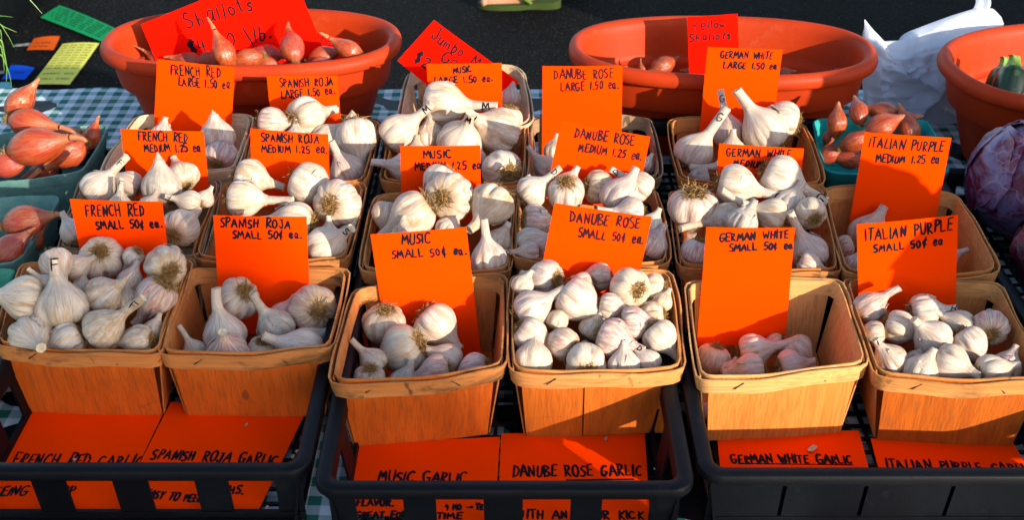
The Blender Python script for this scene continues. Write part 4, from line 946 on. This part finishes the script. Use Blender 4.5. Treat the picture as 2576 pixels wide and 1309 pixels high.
for (x, y, r, phi, tl, tail, hh, lab, colr) in [(890, 885, 78, 88, 5, .25, .115, 'pale topped shallot standing at the left of the teal punnet', (.2, .9, 0, 1)), (1045, 810, 78, 95, -30, .2, .130, 'orange shallot at the back of the teal punnet', (0, .5, 0, 1)),
    (1010, 1010, 92, 20, 15, .5, .105, 'coppery shallot in the middle of the teal punnet beside the card', (0, .4, 0, 1)), (1190, 900, 92, 25, 0, .3, .125, 'shiny orange shallot above the Italian Purple Medium card', (0, .2, 0, 1)),
    (1240, 800, 85, 165, -10, .3, .125, 'brown shallot with a cut end at the back of the heap', (.2, .6, 0, 1)), (1400, 930, 95, 110, 0, .35, .110, 'broad brown shallot at the right end of the heap', (.3, .7, 0, 1)),
    (860, 1090, 75, 200, 0, .3, .080, 'rusty shallot in the front left corner of the teal punnet', (.4, .4, 0, 1)), (990, 1130, 85, 170, 0, .4, .075, 'red brown shallot at the front wall of the teal punnet', (.5, .4, 0, 1)),
    (1330, 850, 75, 10, 0, .3, .110, 'small brown shallot between the orange one and the plastic bag', (.3, .6, 0, 1)), (830, 980, 50, 60, 0, .3, .085, 'small dark shallot by the left wall of the teal punnet', (.6, .5, 0, 1))]:
    P = on_h('A4', x, y, hh); R = r/1.87*.663/FPX*depth(P)
    shallot(lab, P, R, phi, tl, tail, GT, rs_, colr)
# ------------------------------------------------------------------ plastic bag
def mat_bag():
    m = NT('white_plastic_bag'); c = m.obj()
    f = m.n('ShaderNodeTexVoronoi', {'Vector': c, 'Scale': 22.0}, feature='DISTANCE_TO_EDGE').outputs[0]
    m.bump(m.math('ADD', m.noise(c, 30, 4, .6, 1.2), m.math('MULTIPLY', f, .2)), .35, .0015)
    tr = m.n('ShaderNodeBsdfTranslucent', {'Color': (.78, .80, .86)}); tp = m.n('ShaderNodeBsdfTransparent')
    m.set(m.b.inputs['Base Color'], (.76, .78, .84)); m.b.inputs['Roughness'].default_value = .32
    a = m.n('ShaderNodeMixShader', {0: .40, 1: m.b.outputs[0], 2: tr.outputs[0]}); b = m.n('ShaderNodeMixShader', {0: .06, 1: a.outputs[0], 2: tp.outputs[0]})
    m.t.links.new(b.outputs[0], m.out.inputs['Surface']); return m.m
M['bag'] = mat_bag()
top = [(1085,135),(1150,215),(1220,292),(1350,285),(1400,222),(1550,165),(1700,110),(1890,52),(1990,58),(2045,110),(2072,165)]
bot = [(1085,770),(1150,800),(1220,800),(1330,850),(1400,900),(1480,960),(1700,1100),(1830,1105),(1840,1105),(1850,1105),(1860,1105)]
def interp(L, u):
    k = min(int(u*(len(L)-1)), len(L)-2); f = u*(len(L)-1)-k; return L[k][0]*(1-f)+L[k+1][0]*f, L[k][1]*(1-f)+L[k+1][1]*f
bn = Vector((.42, -.80, .46)).normalized(); bp = Vector((.50, 1.70, T+.002))
def bag_fn(side):
    def fn(u, v):
        a, b = interp(top, u), interp(bot, u); x, y = a[0]*v+b[0]*(1-v), a[1]*v+b[1]*(1-v)
        P = on_plane(*px('A4', x, y), bp, bn)
        e = math.sin(math.pi*u)**.5*math.sin(math.pi*min(1, v*.9+.1))**.6
        r1 = 1-abs(noise.noise(Vector((u*3.2+v*1.5, v*2.6-u, 1.7*side)))*2); r2 = 1-abs(noise.noise(Vector((u*7-v*4, v*5+u*3, 5+side)))*2); r3 = noise.noise(Vector((u*23, v*21, 9))); r4 = 1-abs(noise.noise(Vector((u*19+v*8, v*17-u*7, 2+side)))*2)
        rad_ = abs(noise.noise(Vector((math.atan2(v-.35, u-.45)*3.2, 0, 4))))*min(1, math.hypot(v-.35, u-.45)*3)
        off = e*(.016 if side > 0 else -.02) + e*side*(.034*r1*r1 + .009*max(0, r2)**2 + .002*max(0, r4)**3 + .016*rad_)
        q = P + bn*off
        return (q.x, q.y, max(q.z, T+.003))
    return fn
bag = empty('plastic_bag', (.62, 1.76, T)); tag(bag, 'crumpled white plastic bag between the two right terracotta tubs', 'bag')
for s_, nm in ((1, 'front_film'), (-1, 'back_film')):
    f_ = bag_fn(s_); vs, fs = sheet(lambda u, v: Vector(f_(u, v))-bag.location, 90, 80, .0003); mk(nm, vs, fs, M['bag'], bag, True)
def hd(u, v):
    p0 = on_plane(*px('A4', 1905, 70), bp, bn); p1 = on_plane(*px('A4', 1905, -60), bp, bn)
    w_ = .026*(1-.25*v); q = p0.lerp(p1, v) + RV*(u-.5)*w_ + bn*(.004*math.sin(u*9)+.006*math.sin(v*4)); return q-bag.location
mk('handle', *sheet(hd, 12, 12, .0003), M['bag'], bag, True)
# ------------------------------------------------------------------ cabbages
def mat_cab(name, a, b, c_):
    m = NT(name); c = m.obj(); v1 = polar(m, 1.6, 1.3)[0]
    vo = m.n('ShaderNodeTexVoronoi', {'Vector': m.vm('ADD', c, m.n('ShaderNodeCombineXYZ', {0: m.math('MULTIPLY', m.noise(c, 24, 4), .09), 1: m.math('MULTIPLY', m.noise(c, 17, 3), .06)}).outputs[0]), 'Scale': 20.0}, feature='DISTANCE_TO_EDGE').outputs[0]
    k = m.mix(m.ramp(m.noise(c, 20, 5, .6, .8), .43, .55), a, b)
    k = m.mix(m.math('MULTIPLY', m.ramp(vo, .05, .0), .45), k, c_)
    m.bump(m.math('ADD', m.math('MULTIPLY', vo, -1.5), m.noise(c, 90, 4)), .5, .004)
    return m.fin(k, .36, .4)
M['cab1'] = mat_cab('purple_cabbage_bloom', (.17, .11, .21), (.13, .008, .035), (.34, .25, .35)); M['cab2'] = mat_cab('dark_cabbage', (.022, .010, .028), (.045, .003, .009), (.07, .04, .07))
def cabbage(label, P, R, mat, sd_):
    rn = random.Random(sd_); root = empty('purple_cabbage', P - Vector((0, 0, R))); tag(root, label, 'cabbage', 'purple cabbages')
    def sph(u, v, k=1):
        th = u*2*math.pi; ph = v*math.pi; d = Vector((math.sin(ph)*math.cos(th), math.sin(ph)*math.sin(th), math.cos(ph)))
        return d*R*k*(1+.06*noise.noise(d*1.6+Vector((sd_, 0, 0)))+.02*noise.noise(d*5)) + Vector((0, 0, R))
    mk('heart', *sheet(lambda u, v: sph(u, .02+.96*v, .95), 48, 30, .001, True), M[mat], root, True)
    for i in range(7):
        az = i*2*math.pi/7*2.6 + rn.random(); el = rn.uniform(.25, .9); c0 = Vector((math.cos(az)*math.cos(el), math.sin(az)*math.cos(el), math.sin(el)))
        up = Vector((0, 0, 1)); tx = c0.cross(up).normalized(); ty = c0.cross(tx).normalized()*-1
        def lf(u, v, c0=c0, tx=tx, ty=ty, i=i):
            a = u*2*math.pi; r = v*(1.0+.08*math.sin(a*3+i)+.05*math.sin(a*7)); d = (c0 + (tx*math.cos(a)+ty*math.sin(a))*r*.95).normalized()
            rib = .012*math.exp(-(math.cos(a)*r*7)**2) + .006*math.exp(-((abs(math.cos(a)*r)-.35*(math.sin(a)*r+.5))*14)**2)
            k = .975+.012*i/3 + rib + max(0, r-.7)*(.10+.08*math.sin(a*5+i)) + .03*noise.noise(d*6) + .012*abs(noise.noise(d*14))
            return d*R*k*(1+.05*noise.noise(d*1.6+Vector((sd_, 0, 0)))) + Vector((0, 0, R))
        mk('leaf', *sheet(lf, 48, 14, .0015, True), M[mat], root, True)
cabbage('pale purple cabbage with a waxy bloom beside the right tub', Vector((.674, 1.405, T+.088)), .080, 'cab1', 1)
cabbage('dark red cabbage in front of the pale one at the right edge', Vector((.668, 1.225, T+.083)), .075, 'cab2', 2)
cabbage('shadowed dark cabbage low at the right edge, lowest of the three', Vector((.68, 1.05, T+.075)), .068, 'cab2', 3)
# ------------------------------------------------------------------ zucchini
def mat_zuc():
    m = NT('zucchini_skin'); v1 = polar(m, 2.2, .3)[0]; c = m.obj()
    k = m.mix(m.ramp(m.noise(v1, 2.2, 2), .45, .62), (.004, .018, .005), (.018, .055, .007))
    k = m.mix(m.math('MULTIPLY', m.ramp(m.noise(c, 60, 2), .60, .70), .6), k, (.14, .20, .05)); return m.fin(k, .28, .5)
M['zuc'] = mat_zuc(); M['zstem'] = mat_simple('zucchini_stem', (.14, .26, .03), .5, .4, 200, (.25, .35, .08), .6); M['squash'] = mat_simple('yellow_squash', (.45, .33, .09), .35, .5, 30, (.7, .55, .2), .5)
def zucchini(label, base, tip, r, mat='zuc', stem=True):
    d = (tip-base); L = d.length; q = d.to_track_quat('Z', 'Y'); o_pr = [(0, 0), (.5, .01), (.85, .05), (1, .2), (.97, .5), (.9, .75), (.78, .9), (.6, .965), (.45, 1.0)]
    pr = catmull(o_pr, 3); N = 40; vs = []; fs = []
    for k, z in pr:
        for i in range(N): t = 2*math.pi*i/N; rr2 = r*max(k, .01)*(1+.025*math.cos(5*t)); vs.append((rr2*math.cos(t), rr2*math.sin(t), z*L))
    fs = [(i*N+j, i*N+(j+1) % N, (i+1)*N+(j+1) % N, (i+1)*N+j) for i in range(len(pr)-1) for j in range(N)]; fs.append(tuple((len(pr)-1)*N+j for j in range(N)))
    o = mk('zucchini' if mat == 'zuc' else 'summer_squash', vs, fs, M[mat], None, True); o.rotation_mode = 'QUATERNION'; o.rotation_quaternion = q; o.location = base
    if stem:
        vs = []; N = 20
        for i, (k, z) in enumerate([(.47, .97), (.40, 1.03), (.33, 1.10), (.30, 1.19), (.33, 1.215), (.05, 1.205)]):
            for j in range(N): t = 2*math.pi*j/N; rr2 = r*k*(1+.16*math.cos(5*t)); vs.append((rr2*math.cos(t)+.004*i*i/16, rr2*math.sin(t), z*L))
        fs = [(i*N+j, i*N+(j+1) % N, (i+1)*N+(j+1) % N, (i+1)*N+j) for i in range(5) for j in range(N)]; mk('stem', vs, fs, M['zstem'], o, True)
    tag(o, label, 'zucchini' if mat == 'zuc' else 'squash', 'zucchini in the right edge tub' if mat == 'zuc' else None); return o
zucchini('front dark green zucchini standing in the right edge tub, stem up', on_y(*px('A4', 2065, 800), 1.60), on_y(*px('A4', 2150, 470), 1.63), .024)
zucchini('rear zucchini leaning left behind the front one in the tub', on_y(*px('A4', 2005, 800), 1.635), on_y(*px('A4', 2085, 480), 1.665), .023)
zucchini('pale yellow summer squash lying in the right edge tub', on_y(*px('A4', 2190, 765), 1.585), on_y(*px('A4', 2420, 700), 1.62), .022, 'squash')
# ------------------------------------------------------------------ green onions at the left, bin on the ground
M['leafg'] = mat_simple('onion_leaf', (.10, .26, .03), .4, .4, 40, (.22, .36, .08), .6)
on = empty('green_onion_bunch', (-.83, 1.72, T)); tag(on, 'bunch of green onion leaves drooping in at the top left edge', 'green onions')
for pts, w_ in [([(-260,500),(-60,330),(60,380),(240,455)], 18), ([(-260,560),(-40,330),(90,470),(200,668)], 14), ([(-200,700),(0,560),(60,760),(95,960),(90,1150)], 22), ([(-200,800),(0,770),(90,930),(140,1080),(165,1230)], 16),
                ([(-300,500),(-120,240),(40,225),(185,242)], 12), ([(-100,-300),(300,-160),(430,0),(520,100),(600,192)], 14), ([(-200,640),(-20,420),(20,520),(10,640)], 16), ([(-200,760),(-10,640),(40,800),(60,1000)], 20)]:
    path = [on_y(x/3.74*.663, y/3.74*.663, 1.74) - on.location for x, y in pts]
    pp = []
    for i in range(len(path)-1):
        p0, p1, p2, p3 = path[max(i-1,0)], path[i], path[i+1], path[min(i+2,len(path)-1)]
        for q in range(5):
            t = q/5; pp.append(.5*((2*p1)+(-p0+p2)*t+(2*p0-5*p1+4*p2-p3)*t*t+(-p0+3*p1-3*p2+p3)*t**3))
    pp.append(path[-1]); n = len(pp); w2 = w_/3.74*.663/FPX*1.85*.5
    mk('leaf', *tube(pp, [w2*(1-.75*(i/(n-1))**2) for i in range(n)], 7), M['leafg'], on, True)
a_, b_ = on_z(112, 4, 0), on_z(-10, 150, 0)
d_ = (b_-a_); nrm = Vector((-d_.y, d_.x, 0)).normalized(); nrm = nrm if nrm.x < 0 else -nrm
nrm = (nrm).normalized(); q_ = [a_-d_*.6, b_+d_*.0, b_+nrm*.9, a_-d_*.6+nrm*.9]
bn_ = empty('black_bin', (q_[0]+q_[2])/2); tag(bn_, 'large black bin standing on the asphalt in the top left corner', 'bin')
vs, fs = [], []
for z, k in ((0, .94), (.02, .95), (.30, 1.0), (.33, 1.02), (.35, 1.02), (.35, .97), (.05, .90)):
    for p in q_: c_ = (q_[0]+q_[2])/2; v = (p-c_)*k; vs.append((v.x, v.y, z+.001))
for i in range(6):
    for j in range(4): fs.append((i*4+j, i*4+(j+1) % 4, (i+1)*4+(j+1) % 4, (i+1)*4+j))
fs += [(3,2,1,0), (24,25,26,27)]
mk('shell', vs, fs, M['black'], bn_)
# ------------------------------------------------------------------ loose bits on the crate cards and cloth
def flake(loc, s_, label, seed):
    rn = random.Random(seed)
    o = mk('garlic_skin_flake', *sheet(lambda u, v: ((u-.5)*s_*(1-.5*abs(v-.5)), (v-.5)*s_*.45, .0015+.2*s_*(u-.5)**2+.0005*math.sin(v*7)), 8, 5, .0002), M['gstem'], None, True)
    o.location = loc; o.rotation_euler = (0, 0, rn.random()*6); o.color = (.1, .3, .1, 1); tag(o, label, 'skin flake', 'papery garlic skin flakes')
flake(on_h('C4', 712, 812, .0085), .013, 'papery garlic flake above the words GERMAN WHITE GARLIC', 1)
flake(on_h('C1', 532, 888, .010), .0045, 'tiny white flake on the word RED of the French Red crate card', 2)
flake(on_h('C3', 932, 742, .009), .006, 'tiny dark flake on the Danube Rose crate card', 3)
flake(on_h('C2', 65, 642, .010), .005, 'tiny pale flake under the Spanish Roja Small basket', 4)
flake(on_h('C2', 440, 825, .008), 0.009, 'pale skin flake in the right corner of the French Red crate, upper one', 5)
flake(on_h('C2', 395, 868, .008), 0.007, 'pale skin flake in the right corner of the French Red crate, lower one', 6)
flake(on_h('C2', 215, 1235, .008), 0.007, 'skin flake near the front wall of the French Red crate', 7)
flake(on_h('C3', 1310, 860, .008), 0.009, 'skin flake in the right corner of the Danube Rose crate', 8)
flake(on_h('C3', 1290, 960, .008), 0.006, 'tiny skin flake by the right wall of the Danube Rose crate', 9)
flake(on_h('C2', 740, 735, .008), 0.008, 'skin flake left of the Music Small basket in the crate', 10)
# ------------------------------------------------------------------ person whose flip-flops show at the top edge
def mat_skin(): 
    return mat_simple('skin', (.42, .20, .12), .55, .35, 20, (.36, .15, .09), .5)
M['skin'] = mat_skin(); M['sole'] = mat_simple('green_foam_sole', (.03, .05, .008), .7, .2, 30, (.02, .035, .006), .7, .3, .001, 120); M['strap'] = mat_simple('green_strap', (.06, .14, .01), .45, .4)
M['denim'] = mat_simple('blue_shorts', (.05, .08, .16), .85, .1, 40, (.03, .05, .10), .6); M['shirt'] = mat_simple('grey_shirt', (.28, .28, .30), .9, .1, 20, (.22, .22, .24), .5)
M['hair'] = mat_simple('brown_hair', (.06, .035, .02), .6, .3, 60, (.1, .06, .03), .6)
hl = on_z(1423, 24, .0); tl_ = on_z(1198, 14, .0); fl_ = (tl_-hl).length; f1 = (hl+tl_)/2
pr_ = empty('person', (f1.x+.10, f1.y+.09, 0)); tag(pr_, 'person in green flip-flops standing sideways at the top edge, only feet showing', 'person')
def skin_body(name, verts, edges, rads, mat, parent, sub=2, root=0):
    m = bpy.data.meshes.new(name); m.from_pydata(verts, edges, []); o = bpy.data.objects.new(name, m); C.objects.link(o); o.parent = parent
    md = o.modifiers.new('skin', 'SKIN'); md.use_smooth_shade = True
    for i, r in enumerate(rads): m.skin_vertices[0].data[i].radius = r if isinstance(r, tuple) else (r, r)
    m.skin_vertices[0].data[root].use_root = True
    s_ = o.modifiers.new('sub', 'SUBSURF'); s_.levels = sub; s_.render_levels = sub; m.materials.append(mat); return o
L0 = f1 - pr_.location
feet = [(L0.x, L0.y), (L0.x+.115, L0.y+.21)]
V, E_, Rd = [(-.02, .10, .98), (-.02, .10, 1.12), (-.02, .10, 1.36), (-.02, .10, 1.46), (-.04, .10, 1.56), (-.05, .10, 1.68)], [(0,1),(1,2),(2,3),(3,4),(4,5)], [.14, .125, .15, .07, .075, .095]
for k, (fx, fy) in enumerate(feet):
    hx_, hy_ = -.02, .10 + (-.09 if k == 0 else .09); b0 = len(V)
    V += [(hx_, hy_, .86), (fx*.4+.03, (hy_+fy)/2, .48), (fx+.085, fy, .11), (fx+.115, fy, .052), (fx+.03, fy, .055), (fx-.06, fy, .038), (fx-.115, fy, .032)]
    E_ += [(0, b0), (b0, b0+1), (b0+1, b0+2), (b0+2, b0+3), (b0+2, b0+4), (b0+4, b0+5), (b0+5, b0+6)]
    Rd += [.085, .055, .038, .030, .032, (.022, .042), (.013, .040)]
    for j in range(5):
        i0 = len(V); V.append((fx-.128-.018*(1-j*.2), fy-.034+.017*j, .028)); E_.append((b0+6, i0)); Rd.append(.0105 if j else .013)
for sg in (-1, 1):
    b0 = len(V); V += [(-.02, .10+sg*.19, 1.40), (-.03, .10+sg*.25, 1.12), (-.10, .10+sg*.24, .90), (-.13, .10+sg*.23, .82)]; E_ += [(2, b0), (b0, b0+1), (b0+1, b0+2), (b0+2, b0+3)]; Rd += [.055, .042, .030, .034]
    for j in range(5):
        i0 = len(V); V.append((-.13-.02+.012*j, .10+sg*(.23+.01*(j-2)), .74+abs(j-2)*.01)); E_.append((b0+3, i0)); Rd.append(.009)
skin_body('body', V, E_, Rd, M['skin'], pr_)
skin_body('shirt', [(-.02,.10,1.0),(-.02,.10,1.15),(-.02,.10,1.36),(-.02,-.09,1.40),(-.03,-.14,1.25),(-.02,.29,1.40),(-.03,.34,1.25)], [(0,1),(1,2),(2,3),(3,4),(2,5),(5,6)], [.165,.15,.165,.075,.07,.075,.07], M['shirt'], pr_, 2, 1)
skin_body('shorts', [(-.02,.10,1.02),(-.02,.10,.92),(-.02,.0,.78),(feet[0][0]*.4+.0,.0,.58),(-.02,.2,.78),(feet[1][0]*.4+.0,.22,.58)], [(0,1),(1,2),(2,3),(1,4),(4,5)], [.16,.16,.11,.10,.11,.10], M['denim'], pr_, 2, 1)
hh_ = skin_body('hair', [(-.03,.10,1.70),(.0,.10,1.62),(.02,.10,1.52)], [(0,1),(1,2)], [.105,.09,.06], M['hair'], pr_, 2, 0)
for k, (fx, fy) in enumerate(feet):
    def so_(u, v, fx=fx, fy=fy):
        return 0
    N = 40; vs = []; fs = []
    for z, ins in ((.002, .004), (.004, 0), (.022, 0), (.024, .003)):
        for i in range(N):
            t = 2*math.pi*i/N; c_, s_ = math.cos(t), math.sin(t)
            w_ = .045 - .010*math.exp(-((c_-.15)/.35)**2) + (.004 if c_ < 0 else -.004)
            vs.append((fx + (.155*(1-.0)-ins)*math.copysign(abs(c_)**.75, c_) - .005, fy + (w_-ins)*math.copysign(abs(s_)**.75, s_), z + (.010 if c_ > .3 and z > .01 else 0)*(c_)))
    for r_ in range(3):
        for i in range(N): fs.append((r_*N+i, r_*N+(i+1) % N, (r_+1)*N+(i+1) % N, (r_+1)*N+i))
    fs += [tuple(range(N))[::-1], tuple(3*N+i for i in range(N))]
    s1 = mk('flip_flop', vs, fs, M['sole'], pr_, True)
    for sg in (-1, 1): mk('strap', *tube([(fx-.085, fy, .026), (fx-.070, fy+sg*.012, .052), (fx-.02, fy+sg*.034, .070), (fx+.04, fy+sg*.042, .030)], [.006, .007, .008, .007], 8), M['strap'], s1, True)
# ------------------------------------------------------------------ added shade casters out of view: awning, screen, crate with cabbages, box
M['canvas'] = mat_simple('canvas', (.45, .43, .38), .9, .1, 8, (.38, .36, .32), .5, .2, .001, 300); M['wood'] = mat_simple('post_wood', (.30, .19, .10), .7, .2, 20, (.22, .13, .06), .6)
def screen(label, pts, z0, z1, sag=0):
    r = empty('shade_screen', ((pts[0][0]+pts[-1][0])/2, (pts[0][1]+pts[-1][1])/2, 0)); tag(r, label, 'screen', 'added shade screens out of view')
    P0, P1 = Vector((*pts[0], 0)), Vector((*pts[1], 0))
    def fn(u, v):
        p = P0.lerp(P1, u); n = Vector((-(P1-P0).y, (P1-P0).x, 0)).normalized()
        return p + n*(.012*math.sin(u*17)) + Vector((0, 0, z0+(z1-z0)*v)) - r.location
    mk('cloth', *sheet(fn, 40, 4, .002), M['canvas'], r, True)
    for p in (P0, P1): mk('post', *tube([p-r.location+Vector((0,0,.0)), p-r.location+Vector((0,0,z1+.03))], [.018, .018], 8), M['wood'], r)
sdir = Vector((math.sin(SUN_AZ), -math.cos(SUN_AZ))); perp = Vector((-math.cos(SUN_AZ), -math.sin(SUN_AZ)))
D8 = 8.0; TE = math.tan(SUN_EL)
gs = empty('shade_awning', (sdir.x*D8, sdir.y*D8, 0)); tag(gs, 'tall canvas awning side added behind the camera to shade the front left baskets', 'awning')  # unseen panel, added only to block sun from the front left
def awn(u, v):
    q = -1.9 + (.76+1.9)*u
    ks = [(-1.9, .56), (.54, .555), (.60, .51), (.625, .42), (.66, .33), (.70, .24), (.76, .05)]  # top outline shaped to give the wanted shade edge
    for (a, ha), (b, hb) in zip(ks[:-1], ks[1:]):
        if a <= q <= b: h = ha + (hb-ha)*(q-a)/(b-a); break
    else: h = .05
    zt = T + h + D8*TE; z = .6 + (zt-.6)*v
    return Vector((-perp.x*q, -perp.y*q, z)) + Vector((sdir.x, sdir.y, 0))*.02*math.sin(q*9)
mk('cloth', *sheet(awn, 130, 3, .002), M['canvas'], gs, True)
for q in (-1.9, .45): mk('post', *tube([(-perp.x*q, -perp.y*q, 0), (-perp.x*q, -perp.y*q, T+.5+D8*TE)], [.03, .03], 8), M['wood'], gs)
e3 = Vector((.31, 4.3)) + sdir*2.6; e4 = e3 - perp*4.0
screen('long canvas screen added out of view at the right to shade the asphalt behind', [(e3.x, e3.y), (e4.x, e4.y)], .05, 2.2)  # unseen screen, put in to keep sun off the far asphalt

crate('tall black crate added beyond the right edge to carry two shade casting cabbages', .69, 1.12, .70, 1.10, z1=.14)  # unseen crate, added as a stand for the blocking cabbages
cabbage('purple cabbage added on the tall crate to shade the Italian cards, nearest the front', Vector((.836, .848, T+.255)), .113, 'cab1', 5)  # added out of view, its round top cuts the sun on the signs
cabbage('purple cabbage added on the tall crate to shade the Italian cards, farther back', Vector((.975, .985, T+.235)), .09, 'cab2', 6)  # second unseen sun blocker, added for the rear sign
M['card'] = mat_simple('brown_cardboard', (.32, .20, .10), .85, .1, 30, (.28, .17, .08), .5)
cb = empty('shade_box', (1.115, 1.040, T), SUN_AZ); tag(cb, 'upright brown cardboard box added beyond the right edge to shade the right tub', 'box')  # unseen box, added to block sun from the right tub and bag
for nm, a in (('side_panel', (-.11, .11, -.10, -.097, .002, .41)), ('side_panel', (-.11, .11, .097, .10, .002, .41)), ('side_panel', (-.11, -.107, -.097, .097, .002, .40)), ('side_panel', (.107, .11, -.097, .097, .002, .40)), ('bottom_panel', (-.107, .107, -.097, .097, .002, .005)), ('flap', (-.11, .11, -.103, -.10, .41, .45))):
    mk(nm, *box(*a), M['card'], cb)
